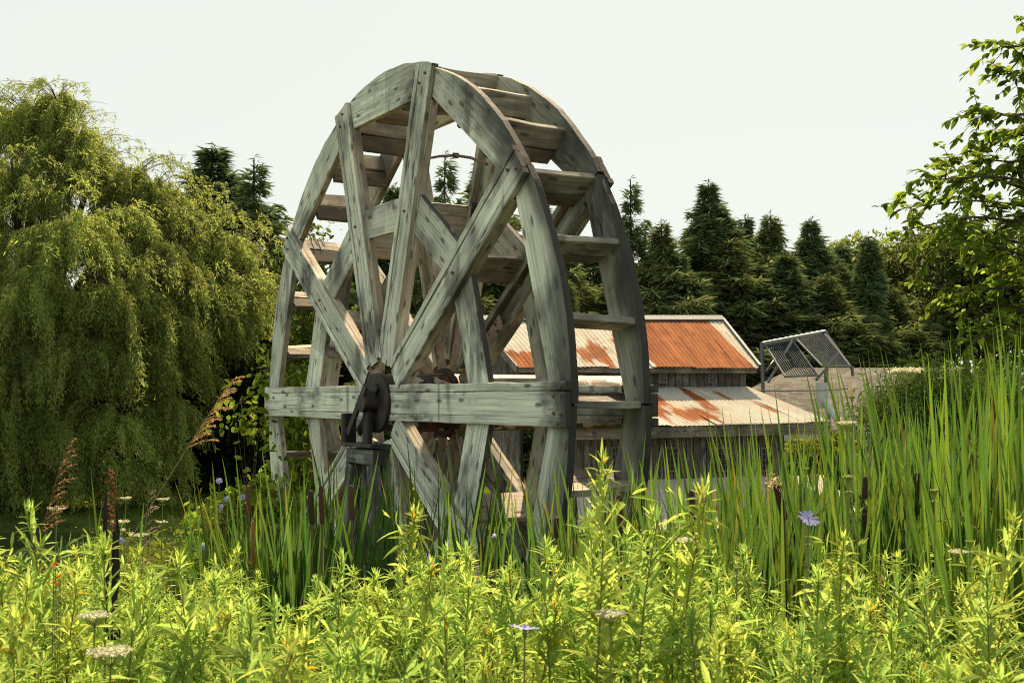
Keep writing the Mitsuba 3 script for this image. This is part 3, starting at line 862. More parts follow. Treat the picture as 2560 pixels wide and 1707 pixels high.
def goldenrod(seed, h, bend, bushy, tone):
    """Stem with spiralling lance leaves that close into an upright tuft at the top."""
    r = np.random.default_rng(seed)
    st, lf = MB(), MB()
    n = 9
    s = np.linspace(0, 1, n)
    az = r.uniform(0, 6.28)
    axis = np.stack([bend * s ** 2 * math.cos(az) + .012 * np.sin(s * 7 + az), bend * s ** 2 * math.sin(az) + .012 * np.cos(s * 5), h * s], 1)
    v, f = tube(axis, np.linspace(.0042, .0012, n), 5)
    st.add(v, f, c=(.16, .13, .045))

    def along(t):
        return np.stack([np.interp(t, s, axis[:, k]) for k in range(3)], -1)

    def shoot(org, direc, L, n_l, l0, l1, w, col):
        t = np.sort(r.uniform(0, 1, n_l)) ** .85
        ph = np.arange(n_l) * 2.4 + r.uniform(0, 6) + r.normal(0, .25, n_l)
        direc = unit(direc)
        a = unit(np.cross(direc, [.3, .9, .1]))
        b = np.cross(direc, a)
        out = np.cos(ph)[:, None] * a + np.sin(ph)[:, None] * b
        open_ = np.radians(np.interp(t, [0, .5, .85, 1], [82, 66, 42, 10]) + r.normal(0, 9, n_l))
        d = out * np.sin(open_)[:, None] + direc * np.cos(open_)[:, None]
        base = org + direc * (t * L)[:, None]
        Lf = np.interp(t, [0, .35, .8, 1], [l0 * .8, l0, l0 * .72, l1]) * r.uniform(.75, 1.2, n_l)
        side = np.cross(d, direc) + .25 * r.normal(0, 1, (n_l, 3))
        v, f, k = leaves(base, d, side, Lf, w * Lf * .19, np.interp(t, [0, .7, 1], [.42, .22, .03]) * r.uniform(.4, 1.5, n_l), S=(0, .22, .5, .78, 1), w=(.25, .8, 1, .62, .02), fold=.35)
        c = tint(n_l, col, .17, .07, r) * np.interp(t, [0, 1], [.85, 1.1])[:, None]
        yel = r.random(n_l) < .006
        c[yel] = [.42, .30, .03]
        lf.add(v, f, c=rep(c, k))

    nl = int(88 * h / 1.1)
    t = np.linspace(.30, 1.0, nl)
    ph = np.arange(nl) * 2.4 + r.normal(0, .3, nl)
    out = np.stack([np.cos(ph), np.sin(ph), ph * 0], 1)
    open_ = np.radians(np.interp(t, [.3, .7, .9, 1], [76, 54, 34, 8]) + r.normal(0, 9, nl))
    d = out * np.sin(open_)[:, None] + np.array([0, 0, 1.0]) * np.cos(open_)[:, None]
    t = .30 + .70 * ((t - .30) / .70) ** .88
    Lf = np.interp(t, [.3, .55, .85, 1], [.10, .128, .092, .040]) * r.uniform(.8, 1.2, nl)
    side = np.stack([-np.sin(ph), np.cos(ph), r.normal(0, .25, nl)], 1)
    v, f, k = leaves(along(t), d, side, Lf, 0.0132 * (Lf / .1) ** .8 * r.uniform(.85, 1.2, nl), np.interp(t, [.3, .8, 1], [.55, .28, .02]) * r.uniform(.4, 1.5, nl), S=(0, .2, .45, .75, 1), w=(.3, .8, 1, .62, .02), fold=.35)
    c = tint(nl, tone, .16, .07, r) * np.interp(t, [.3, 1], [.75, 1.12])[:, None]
    c[r.random(nl) < .012] = [.40, .27, .03]
    lf.add(v, f, c=rep(c, k))
    # small leaves in the axils and the tuft at the tip
    for t_ in r.uniform(.45, .97, int(bushy)):
        p = along(np.array([t_]))[0]
        a_ = r.uniform(0, 6.28)
        shoot(p, [math.cos(a_), math.sin(a_), 1.1], r.uniform(.03, .11), int(r.integers(7, 12)), r.uniform(.045, .085), .02, .9, tone)
    shoot(along(np.array([.965]))[0], [0, 0, 1], .05, 18, .045, .022, .85, np.array(tone) * [1.12, 1.06, .9])
    return {'stem': st.ply('mat_painted'), 'leaves': lf.ply('mat_leaf')}


GOLD = [(.316, .435, .090), (.350, .441, .086), (.277, .407, .090), (.367, .452, .090), (.294, .407, .093), (.328, .452, .099)]
GH = [1.08, 1.16, 1.0, 1.22, 1.1, 1.05]
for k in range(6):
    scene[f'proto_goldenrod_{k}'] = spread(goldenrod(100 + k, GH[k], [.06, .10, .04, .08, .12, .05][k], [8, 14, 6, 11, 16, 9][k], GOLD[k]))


def cattail(seed, n_b, h, head, tone):
    """Upright fan of long blades; some carry a stalk with the brown head."""
    r = np.random.default_rng(seed)
    bl = MB()
    hh = h * r.uniform(.70, 1.0, n_b)
    hh[0] = h
    base = np.stack([r.normal(0, .035, n_b), r.normal(0, .035, n_b), hh * 0], 1)
    az = r.uniform(0, 6.28, n_b)
    tilt = np.radians(np.abs(r.normal(0, 5.0, n_b)))
    d = np.stack([np.cos(az) * np.sin(tilt), np.sin(az) * np.sin(tilt), np.cos(tilt)], 1)
    fa = r.uniform(0, 6.28, n_b)
    side = np.stack([np.cos(fa), np.sin(fa), fa * 0], 1)
    S = np.array([0, .2, .4, .55, .7, .82, .92, .975, 1])
    w = np.array([1.0, 1.0, 1.0, .97, .90, .74, .46, .18, .02])
    v, f, k = leaves(base, d, side, hh, r.uniform(.0135, .0205, n_b), r.uniform(-.02, .06, n_b) * 1.0, S=S, w=w, fold=.22, curl=r.normal(0, .05))
    # lean away with height
    hgt = np.clip(v[:, 2:3] / h, 0, 1.2)
    v = v + rep(np.stack([np.cos(az), np.sin(az), az * 0], 1) * r.uniform(.0, .16, n_b)[:, None], k) * hgt ** 2.4
    # a few blades have snapped and hang over
    snap = rep((r.random((n_b, 1)) < .10), k)
    at_ = rep(h * r.uniform(.55, .8, (n_b, 1)), k)
    over = np.maximum(v[:, 2:3] - at_, 0) * snap
    sx = rep(np.stack([np.cos(fa), np.sin(fa), fa * 0], 1), k)
    v = v + sx * over * .8 - np.array([0, 0, 1.0]) * over * 1.25
    c = rep(tint(n_b, tone, .16, .06, r), k)
    tip = sstep(.86, 1.0, np.tile(np.repeat(S, 3), n_b))[:, None] * rep((r.random((n_b, 1)) < .16) * r.uniform(.4, 1, (n_b, 1)), k)
    c = c * (1 - tip) + np.array([.27, .17, .03]) * tip
    dead = rep(r.random((n_b, 1)) < .03, k)
    c = np.where(dead, np.array([.20, .155, .07]), c)
    bl.add(v, f, c=c)
    out = {'leaves': bl.ply('mat_leaf')}
    if head:
        lean_ = r.normal(0, .03, 2)
        hs = h * r.uniform(.50, .62)
        p = np.stack([lean_[0] * np.linspace(0, 1, 5), lean_[1] * np.linspace(0, 1, 5), np.linspace(0, hs, 5)], 1)
        m = MB()
        v, f = tube(p, .004, 6)
        m.add(v, f, c=(.17, .19, .05))
        top = p[-1]
        L = r.uniform(.15, .20)
        zz = np.array([0, .012, .03, .5, .93, .985, 1]) * L
        v, f = tube(np.stack([top[0] + zz * 0, top[1] + zz * 0, top[2] + zz], 1), np.array([.004, .009, .0115, .0125, .0115, .008, .003]), 10)
        hd = MB().add(v, f, c=(.055, .026, .012))
        v, f = tube([top + [0, 0, L], top + [.004, 0, L + .10]], [.0025, .001], 5)
        hd.add(v, f, c=(.25, .18, .08))
        out['stalk'] = m.ply('mat_painted')
        out['seed_head'] = hd.ply('mat_painted', smooth=True)
    return out


CT = [(.073, .145, .022), (.089, .160, .021), (.061, .124, .024), (.109, .178, .021), (.073, .138, .027), (.083, .160, .028)]
for k in range(6):
    scene[f'proto_cattail_{k}'] = spread(cattail(200 + k, 8, 2.0, k in (4, 5), CT[k]))


def spruce(seed, h, rad, dens=1.0, sparse=0.0, tone=(.090, .124, .050)):
    """Trunk, drooping whorls, each branch clothed in short needle sprays."""
    r = np.random.default_rng(seed)
    tr, nd = MB(), MB()
    s = np.linspace(0, 1, 8)
    v, f = tube(np.stack([.06 * np.sin(s * 3), .04 * np.cos(s * 4), h * s], 1), .011 * h * (1 - s) + .012, 7)
    tr.add(v, f)
    z = .05 * h
    P, D, SD, LL, WW_, C = [], [], [], [], [], []
    while z < h * .985:
        q_ = z / h
        reach = rad * min(1, 1.28 * (1 - q_) ** .92 + .01) * (.9 + .25 * math.sin(z * 2.1 + seed))
        nb = int((9 if q_ < .85 else 7) * (1 - .45 * sparse * (q_ > .35)))
        for b_ in range(nb):
            if r.random() < .12 + .25 * sparse:
                continue
            az = 2 * math.pi * b_ / nb + r.uniform(-.5, .5) + z * 3
            lump = .62 + .75 * float(meshkit.noise(np.array([math.cos(az) * 1.6 + seed * 7, math.sin(az) * 1.6, z * .75])))
            L = max(.10, reach * lump * r.uniform(.5, 1.2))
            rise = np.interp(q_, [0, .5, .9, 1], [-.30, -.05, .45, 1.2]) + r.normal(0, .20)
            out = np.array([math.cos(az), math.sin(az), 0])
            n = max(3, int(L / .16))
            t = np.linspace(0, 1, n)
            pts = np.array([0, 0, z]) + out * (L * t)[:, None] + np.array([0, 0, 1.0]) * (L * (rise * t - .16 * t + .20 * t ** 2))[:, None]
            if L > .5:
                v, f = tube(pts, np.linspace(.022, .006, n) * (L / 2) ** .5, 4, cap=False)
                tr.add(v, f)
            m = int(L * 165 * dens) + 14
            tt = r.uniform(.12, 1.02, m) ** .8
            p = np.stack([np.interp(tt, t, pts[:, k]) for k in range(3)], 1)
            sd = np.cross(out, [0, 0, 1.0])
            lat = r.normal(0, 1, m)[:, None]
            w_ = (.05 + .30 * L * tt * (1.15 - tt))[:, None]
            off = sd * lat * w_ * .75 + np.array([0, 0, 1.0]) * (-np.abs(r.normal(0, .45, (m, 1))) * (w_ + .10) + r.normal(0, .07, (m, 1)))
            dirs = unit(out * .7 + sd * np.sign(lat) * .7 + np.array([0, 0, -.12]) + .5 * r.normal(0, 1, (m, 3)))
            P.append(p + off)
            D.append(dirs)
            SD.append(r.normal(0, 1, (m, 3)))
            LL.append(r.uniform(.16, .36, m) * (.65 + .35 * min(1, L)))
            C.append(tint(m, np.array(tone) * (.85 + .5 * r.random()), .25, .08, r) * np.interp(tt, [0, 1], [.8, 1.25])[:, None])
        z += (.13 + .008 * h) * r.uniform(.6, 1.4)
    # leader
    p = np.array([0, 0, h * .93]) + np.array([0, 0, 1]) * (r.uniform(0, 1, 40) ** 1.0 * .085 * h)[:, None]
    P.append(p); D.append(unit(r.normal(0, .6, (40, 3)) + [0, 0, .8])); SD.append(r.normal(0, 1, (40, 3))); LL.append(r.uniform(.08, .16, 40)); C.append(tint(40, tone, .2, .05, r))
    P, D, SD, LL, C = map(np.concatenate, (P, D, SD, LL, C))
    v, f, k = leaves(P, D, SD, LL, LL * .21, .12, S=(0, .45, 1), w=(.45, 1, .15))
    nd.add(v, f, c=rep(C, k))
    return {'trunk': tr.ply('mat_bark'), 'crown': nd.ply('mat_needle')}


scene['proto_spruce_0'] = spread(spruce(11, 9.0, 2.0, 1.1))
scene['proto_spruce_1'] = spread(spruce(12, 9.0, 1.5, 1.2))
scene['proto_spruce_2'] = spread(spruce(13, 9.0, 1.7, .8, sparse=.8))
scene['proto_spruce_3'] = spread(spruce(14, 9.0, 2.3, 1.1, tone=(.108, .130, .046)))
scene['proto_spruce_4'] = spread(spruce(15, 6.5, 1.15, 1.5))


def lobed_tree(seed, lobes, trunk_r, base, leaf_n, leaf, tone, bsdf='mat_leaf', inner=.35, wide=.6, limb=True):
    """Trunk and limbs to every lobe; leaves in sprays through the outer part of each lobe. lobes: (x, y, z, r)."""
    r = np.random.default_rng(seed)
    tr, lf = MB(), MB()
    lobes = np.asarray(lobes, float)
    mean = lobes[:, :3].mean(0)
    hub = base + (mean - base) * .45
    v, f = tube([base, (base + hub) / 2 + r.normal(0, .05, 3), hub], [trunk_r, trunk_r * .85, trunk_r * .7], 8)
    tr.add(v, f)
    tot = (lobes[:, 3] ** 2).sum()
    for lb in lobes:
        c, rad = lb[:3], lb[3]
        if limb:
            m_ = hub * .5 + c * .5 + r.normal(0, .08, 3) * rad
            v, f = tube([hub, m_, c + [0, 0, rad * .3]], [trunk_r * .5, trunk_r * .3, trunk_r * .1], 6)
            tr.add(v, f)
        n = int(leaf_n * rad ** 2 / tot)
        ns = max(4, n // 14)
        sd_ = rand_dirs(ns, r) * [1, 1, .85]
        sp = c + sd_ * rad * (inner + (1 - inner) * r.random((ns, 1)) ** .5) * r.uniform(.8, 1.12, (ns, 1))
        for q_ in range(0, ns, max(1, ns // 14)):
            v, f = tube([c, (c + sp[q_]) / 2 + r.normal(0, .06, 3) * rad, sp[q_]], [trunk_r * .10 + .004, trunk_r * .07 + .003, .002], 4, cap=False)
            tr.add(v, f)
        idx = r.integers(0, ns, n)
        p = sp[idx] + r.normal(0, .10 + .10 * rad, (n, 3)) * [1, 1, .7]
        d = unit(sd_[idx] + r.normal(0, .8, (n, 3)) + [0, 0, -.25])
        L = leaf * r.uniform(.65, 1.3, n)
        v, f, k = leaves(p, d, r.normal(0, 1, (n, 3)), L, L * wide, .15, S=(0, .35, .75, 1), w=(.25, 1, .7, .05))
        lf.add(v, f, c=rep(tint(n, tone, .22, .09, r) * rep(np.exp(r.normal(0, .16, (ns, 1)))[idx], 1), k))
    return tr, lf


# ---------------------------------------------------------------- the willow
def willow():
    r = np.random.default_rng(31)
    key = thing('willow_tree', 'huge weeping willow with hanging yellow-green curtains at the left by the pond', 'tree')
    base = at(70, 1275, 25.0)
    base[2] = ground_z(base[0], base[1]) - .1
    tr, lf = MB(), MB()
    # (photo x, photo y of the crown's outline there, depth, radius)
    tops = [(-260, 260, 25, 1.5), (-120, 175, 25, 1.5), (-10, 200, 24.6, 1.15), (75, 200, 24.3, 1.0), (145, 205, 24.5, .62), (40, 330, 23.2, 1.3), (-130, 380, 23.2, 1.5), (165, 300, 24.0, .85), (195, 275, 24.3, .75), (235, 335, 24.6, .95), (330, 352, 24.6, .85), (385, 390, 24.5, .75), (455, 420, 24.8, .85), (300, 430, 23.6, 1.1), (180, 450, 22.6, 1.2), (500, 470, 24.8, .75), (400, 500, 23.6, 1.1), (545, 510, 24.6, .85), (600, 535, 24.9, .72), (625, 600, 24.8, .60), (655, 655, 24.6, .42), (520, 600, 23.8, 1.0), (640, 700, 24.4, .50), (300, 590, 22.4, 1.2), (80, 560, 22.2, 1.4), (-120, 600, 22.0, 1.5), (430, 680, 23.0, 1.0), (560, 690, 23.8, .8), (470, 800, 23.2, .75), (330, 760, 22.2, 1.0), (180, 760, 21.8, 1.1), (30, 780, 21.6, 1.2), (-120, 800, 21.4, 1.3), (420, 920, 22.8, .6), (280, 930, 22.2, .8), (120, 950, 21.8, .9), (-40, 960, 21.6, .9), (600, 780, 24.6, .35), (60, 1080, 21.8, .75), (-90, 1090, 21.6, .8), (200, 1085, 22.0, .7), (320, 1070, 22.4, .65), (420, 1040, 23.0, .5)]
    hub = base + [-.1, 0, 2.1]
    v, f = tube([base, base + [.05, 0, 1.0], hub], [.55, .42, .40], 12)
    tr.add(v, f)
    P, L_, C, D_ = [], [], [], []
    wts = []
    for px, py, Y, rad in tops:
        px, py = px - (24 if px > 420 else 0), py + (22 if px > 250 else 0)
        c = at(px, py - (18 if py < 900 else 0), Y) - np.array([0, 0, rad])
        mid = (hub + c) / 2 + np.array([0, 0, .5]) + r.normal(0, .2, 3)
        s = np.linspace(0, 1, 7)[:, None]
        pts = hub * (1 - s) ** 2 + 2 * mid * s * (1 - s) + c * s ** 2
        v, f = tube(pts, np.linspace(.20, .035, 7) * (.7 + .3 * rad), 6)
        tr.add(v, f)
        nb = int(28 * rad + 13)
        tone = np.array([.275, .325, .082]) * math.exp(r.normal(0, .16))
        # wisps that stand clear of the crown's outline
        for _ in range(int(7 + 4 * rad)) if py < 760 else ():
            d = unit(r.normal(0, .75, 3) * [1, .6, .3] + [0, 0, .8])
            Lb = rad * r.uniform(.95, 1.25) + r.uniform(.1, .35)
            t = np.linspace(0, 1, 9)
            arc = c + d * (Lb * t)[:, None] + np.array([np.sign(d[0]) * .35, 0, -.32]) * (Lb * t ** 3)[:, None]
            v, f = tube(arc, np.linspace(.012, .003, 9), 3, cap=False)
            tr.add(v, f)
            for _2 in range(5):
                p0 = np.array([np.interp(r.uniform(.6, 1.0), t, arc[:, k]) for k in range(3)])
                Ls = r.uniform(.18, .5)
                outw = unit(np.array([d[0], d[1] * .5, .25]) + r.normal(0, .3, 3)) * r.uniform(.3, .9)
                n = int(Ls * 40) + 4
                q_ = np.linspace(0, 1, n)
                pp = p0 + outw * (Ls * q_)[:, None] + np.array([0, 0, -1.0]) * (Ls * .95 * q_ ** 1.9)[:, None]
                P.append(pp + r.normal(0, .018, (n, 3)))
                D_.append(unit(r.normal(0, .55, (n, 3)) + outw + [0, 0, -.6]))
                C.append(tint(1, tone * 1.06, .14, .06, r)[[0] * n])
        for _ in range(nb):
            d = unit(r.normal(0, 1, 3) * [1, 1, .55] + [0, 0, .75])
            Lb = rad * (r.uniform(.55, 1.05) if r.random() < .7 else r.uniform(1.0, 1.55))
            t = np.linspace(0, 1, 6)
            arc = c + d * (Lb * t)[:, None] + np.array([0, 0, -1.0]) * (Lb * (.55 * t ** 2.2) + max(0, Lb - rad) * 1.3 * t ** 2)[:, None]
            v, f = tube(arc, np.linspace(.016, .004, 6), 3, cap=False)
            if _ % 2 == 0:
                tr.add(v, f)
            for _2 in range(int(8 + 6 * rad)):
                tt = r.uniform(.3, 1.0)
                p0 = np.array([np.interp(tt, t, arc[:, k]) for k in range(3)])
                Ls = r.uniform(.25, .85) * (.55 + .5 * rad)
                outw = unit(np.array([d[0], d[1], 0]) + r.normal(0, .35, 3) * [1, 1, 0]) * r.uniform(.15, .75)
                n = int(Ls * 44) + 5
                q_ = np.linspace(0, 1, n)
                pp = p0 + outw * (Ls * (q_ - .35 * q_ ** 2))[:, None] + np.array([0, 0, -1.0]) * (Ls * (.05 * q_ + .85 * q_ ** 1.7))[:, None]
                P.append(pp + r.normal(0, .032, (n, 3)))
                D_.append(unit(r.normal(0, .6, (n, 3)) + outw * 1.2 + [0, 0, -.7]))
                C.append(tint(1, tone, .14, .06, r)[[0] * n])
    P, D_, C = map(np.concatenate, (P, D_, C))
    n = len(P)
    L = r.uniform(.05, .10, n)
    v, f, k = leaves(P, D_, r.normal(0, 1, (n, 3)), L, L * .17 + .003, .2, S=(0, .4, 1), w=(.4, 1, .08))
    lf.add(v, f, c=rep(C * np.exp(r.normal(0, .15, (n, 1))), k))
    part(key, 'trunk', tr.ply('mat_bark'))
    part(key, 'crown', lf.ply('mat_leaf'))
    return n


NW = willow()

# ---------------------------------------------------------------- conifers
def conifer(px, py, Y, proto, ph, label, group=None, rz=None, wide=1.0):
    wide *= 1.35 if px < 700 else 1.0
    top = at(px, py, Y)
    g = float(ground_z(top[0], top[1])) - .05
    s = (top[2] - g) / ph
    key = thing('spruce_tree', label, 'tree', group)
    place(key, proto, (top[0], top[1], g), rng.uniform(0, 360) if rz is None else rz, s * wide, s)


for a in ((535, 373, 34, 0, 'dark pointed spruce just behind the right shoulder of the willow'), (637, 398, 31, 2, 'open-crowned dark spruce between the willow and the wheel'),
          (1115, 390, 33, 2, 'slim spruce seen through the top opening of the wheel'), (1206, 412, 33, 3, 'broad spruce seen through the wheel under the rusty tie rod'), (985, 470, 35, 0, 'spruce seen between the upper spokes of the wheel'),
          (1060, 640, 30, 3, 'low broad spruce seen through the middle of the wheel'), (1350, 500, 34, 3, 'dark spruce behind the right rim of the wheel'),
          (1578, 450, 34, 2, 'thin gappy spruce top right beside the wheel rim'), (1655, 560, 33, 3, 'shorter bushy spruce between the thin one and the tallest one'),
          (1771, 462, 35, 0, 'tallest broad spruce above the rusty roof'), (1862, 545, 37, 1, 'narrow spruce right of the tallest one'), (1925, 540, 36, 3, 'round-topped spruce above the solar collector'),
          (2027, 553, 36, 0, 'spruce with a twin tip right of the round-topped one'), (2105, 612, 38, 4, 'small spruce tip half hidden between larger trees'), (2172, 594, 35, 4, 'slim dark spire-like spruce near the right')):
    conifer(*a[:3], f'proto_spruce_{a[3]}', 6.5 if a[3] == 4 else 9.0, a[4], wide={2: 1.25, 3: 1.4, 4: 1.15}.get(a[3], 1.45))
for k, (px, py, Y, pr) in enumerate(((1690, 640, 33, 0), (1822, 600, 34, 3), (1965, 640, 34, 0), (2072, 690, 34, 3), (1480, 640, 36, 0), (1400, 700, 32, 3), (1150, 700, 36, 0), (2230, 720, 36, 3), (1890, 640, 40, 0), (1300, 610, 38, 3), (900, 600, 38, 0))):
    conifer(px, py, Y, f'proto_spruce_{pr}', 9.0, 'dark lower spruce filling the shaded foot of the tree belt', 'lower spruces in the tree belt', wide=2.1)

# broadleaf trees
def broadleaf(name, label, pxs, Y, leaf_n, leaf, tone, seed, base_px=None, trunk_r=.12, wide=.6, group=None, cat='tree', inner=.35, bsdf='mat_leaf', parts=('trunk', 'crown')):
    """pxs: (px, py, radius in photo px, dY) of each lobe."""
    lob = []
    for px, py, rp, dy in pxs:
        c = at(px, py, Y + dy)
        lob.append([*c, rp / F * (Y + dy)])
    lob = np.array(lob)
    bx = at(base_px or np.mean([p[0] for p in pxs]), 991, Y)
    base = np.array([bx[0], bx[1], float(ground_z(bx[0], bx[1])) - .1])
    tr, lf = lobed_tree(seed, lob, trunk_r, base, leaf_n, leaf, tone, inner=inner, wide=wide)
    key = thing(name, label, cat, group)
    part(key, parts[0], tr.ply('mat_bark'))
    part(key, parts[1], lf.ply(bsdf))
    return key


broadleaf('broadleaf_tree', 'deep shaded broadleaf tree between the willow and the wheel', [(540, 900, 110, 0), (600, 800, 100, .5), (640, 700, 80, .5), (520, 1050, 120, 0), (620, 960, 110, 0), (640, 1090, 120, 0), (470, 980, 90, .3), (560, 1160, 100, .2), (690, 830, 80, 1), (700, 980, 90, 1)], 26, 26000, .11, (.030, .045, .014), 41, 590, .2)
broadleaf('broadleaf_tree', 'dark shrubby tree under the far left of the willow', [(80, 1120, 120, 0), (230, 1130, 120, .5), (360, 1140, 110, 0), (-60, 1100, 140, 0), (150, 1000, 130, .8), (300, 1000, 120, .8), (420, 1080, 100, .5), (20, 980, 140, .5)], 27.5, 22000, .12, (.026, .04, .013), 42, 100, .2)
broadleaf('broadleaf_tree', 'olive willow-like tree behind the slim spire-like spruce', [(2080, 690, 80, 0), (2130, 640, 60, .5), (2230, 660, 75, 0), (2300, 640, 70, 0), (2260, 760, 100, 0), (2140, 760, 90, .5)], 41, 14000, .22, (.13, .16, .040), 43, 2180, .2, wide=.35)
broadleaf('broadleaf_tree', 'olive grey-green tree behind the near branches at the right edge', [(2380, 640, 90, 0), (2460, 680, 100, 0), (2550, 640, 110, 0), (2400, 780, 110, 0), (2520, 820, 130, 0), (2330, 840, 90, .5), (2620, 740, 120, 0)], 37, 16000, .22, (.10, .128, .036), 44, 2450, .22, wide=.4)
broadleaf('broadleaf_tree', 'young pale-leaved tree seen through the left side of the wheel', [(755, 640, 36, 0), (775, 575, 26, .2), (795, 680, 36, 0), (750, 740, 40, 0), (800, 760, 45, .2), (760, 830, 48, 0), (730, 900, 45, 0), (790, 880, 50, .2), (830, 700, 30, 0)], 12.5, 2600, .06, (.08, .11, .018), 45, 760, .03)
broadleaf('dark_shrub', 'dark green bushy juniper rising behind the cattails at right', [(2250, 1000, 50, 0), (2315, 960, 62, 0), (2390, 975, 60, 0), (2280, 1040, 80, 0), (2380, 1050, 80, 0), (2210, 1050, 60, -.2), (2460, 1000, 70, .2), (2540, 980, 80, .3)], 11.5, 24000, .05, (.075, .125, .025), 46, 2320, .04, wide=.22, cat='shrub', bsdf='mat_needle', parts=('stem', 'foliage'))
broadleaf('leafy_shrub', 'bright leafy shrub beside the left rim of the wheel', [(605, 1005, 26, 0), (640, 1030, 26, 0), (590, 1045, 20, 0), (645, 1090, 28, 0), (655, 1150, 20, 0)], 10.0, 140, .080, (.13, .185, .022), 47, 640, .012, cat='shrub', inner=.1, parts=('stem', 'foliage'))
broadleaf('leafy_shrub', 'small yellow-green bush at the right hand corner of the mill', [(2010, 1135, 42, 0), (2060, 1150, 45, 0), (2100, 1120, 40, .2), (2030, 1190, 45, 0), (2090, 1190, 50, 0), (1985, 1180, 30, 0)], 18.2, 2600, .085, (.12, .14, .02), 50, 2040, .02, cat='shrub', inner=.1, parts=('stem', 'foliage'))
broadleaf('leafy_shrub', 'low sunlit shrub at the foot of the left rim', [(640, 1230, 40, 0), (590, 1270, 45, 0), (680, 1280, 40, 0), (540, 1310, 40, 0), (620, 1350, 50, 0)], 9.6, 900, .075, (.20, .27, .03), 48, 620, .01, cat='shrub', inner=.1, parts=('stem', 'foliage'))
broadleaf('leafy_shrub', 'green shrub seen between the lower spokes of the wheel', [(730, 1090, 50, 0), (790, 1060, 40, 0), (745, 1180, 55, 0), (800, 1200, 50, 0), (860, 1180, 45, 0), (920, 1250, 50, 0), (1010, 1230, 50, .2), (1180, 1260, 60, .3), (700, 970, 35, 0), (745, 960, 35, 0)], 12.0, 2600, .085, (.14, .195, .025), 49, 800, .012, cat='shrub', inner=.1, parts=('stem', 'foliage'))


# the near tree whose branches reach in from the right edge
def near_tree():
    r = np.random.default_rng(61)
    key = thing('near_tree', 'near broadleaf tree reaching in from the right edge with ovate sunlit leaves', 'tree')
    Y = 7.2
    base = at(2790, 991, Y)
    base[2] = float(ground_z(base[0], base[1])) - .1
    top = at(2720, -60, Y)
    tr, lf = MB(), MB()
    s = np.linspace(0, 1, 8)[:, None]
    trunk = base * (1 - s) + top * s + np.sin(s * 5) * [.05, .03, 0]
    v, f = tube(trunk, np.linspace(.09, .02, 8), 9)
    tr.add(v, f)
    # branches: start fraction on the trunk, photo points they pass through, depth change, density
    br = [(.83, [(2640, 130), (2570, 115), (2500, 118)], -.1, .9), (.81, [(2640, 170), (2560, 180), (2480, 190)], .1, 1.2), (.80, [(2640, 270), (2540, 290), (2440, 285)], -.2, .9), (.78, [(2620, 330), (2560, 340), (2470, 330)], .2, .9), (.74, [(2620, 400), (2520, 405), (2440, 395)], 0, .9),
          (.66, [(2620, 460), (2480, 440), (2320, 450)], -.1, 1.3), (.62, [(2600, 520), (2440, 500), (2260, 520)], .15, 1.4), (.60, [(2600, 560), (2430, 540), (2262, 575)], -.3, 1.3), (.66, [(2560, 470), (2430, 430), (2340, 420)], .3, 1.1),
          (.56, [(2600, 620), (2480, 590), (2330, 590)], .2, 1.3), (.54, [(2600, 650), (2500, 620), (2420, 600)], -.2, .9), (.50, [(2600, 720), (2480, 720), (2340, 735)], 0, 1.1), (.46, [(2600, 780), (2500, 760), (2380, 790)], .3, 1.2), (.44, [(2600, 830), (2520, 830), (2430, 850)], -.2, 1.2), (.50, [(2620, 690), (2560, 660), (2500, 690)], .3, .9), (.70, [(2640, 430), (2570, 410), (2520, 450)], .2, 1.3)]
    P, D, L, C = [], [], [], []
    for fr, pts, dy, dn in br:
        p0 = np.array([np.interp(fr, s[:, 0], trunk[:, k]) for k in range(3)])
        ctrl = np.array([p0] + [at(px, py, Y + dy * (q_ + 1) / 2) for q_, (px, py) in enumerate(pts)])
        t = np.linspace(0, 1, len(ctrl))
        tt = np.linspace(0, 1, 16)
        cur = np.stack([np.interp(tt, t, ctrl[:, k]) for k in range(3)], 1)
        cur[1:-1] = (cur[:-2] + 2 * cur[1:-1] + cur[2:]) / 4
        v, f = tube(cur, np.linspace(.016, .0022, 16), 5)
        tr.add(v, f)
        nt = int(17 * dn)
        for q_ in range(nt):
            u = r.uniform(.25, 1.0)
            b0 = np.array([np.interp(u, tt, cur[:, k]) for k in range(3)])
            d = unit(unit(cur[-1] - cur[0]) * .6 + r.normal(0, .55, 3) + [0, 0, .05])
            Lt = r.uniform(.12, .34)
            ts = np.linspace(0, 1, 6)
            tw = b0 + d * (Lt * ts)[:, None] - np.array([0, 0, 1.0]) * (Lt * .35 * ts ** 2)[:, None]
            v, f = tube(tw, np.linspace(.003, .0012, 6), 4, cap=False)
            tr.add(v, f)
            nl = int(Lt * 52) + 2
            u2 = r.uniform(.1, 1, nl)
            p = np.stack([np.interp(u2, ts, tw[:, k]) for k in range(3)], 1)
            sd = np.sign(r.normal(0, 1, (nl, 1))) * unit(np.cross(d, [0, 0, 1.0]))
            P.append(p)
            D.append(unit(d * .6 + sd * .9 + r.normal(0, .35, (nl, 3)) + [0, 0, -.35]))
            L.append(r.uniform(.042, .074, nl))
            C.append(tint(nl, (.16, .23, .030), .24, .08, r))
    P, D, L, C = map(np.concatenate, (P, D, L, C))
    n = len(P)
    v, f, k = leaves(P, D, np.cross(D, [0, 0, 1.0]) + r.normal(0, .35, (n, 3)), L, L * .58, .25, S=(0, .12, .35, .65, .88, 1), w=(.08, .55, 1, .88, .42, .03), fold=.18)
    lf.add(v, f, c=rep(C, k))
    part(key, 'trunk', tr.ply('mat_bark'))
    part(key, 'leaves', lf.ply('mat_leaf'))


near_tree()

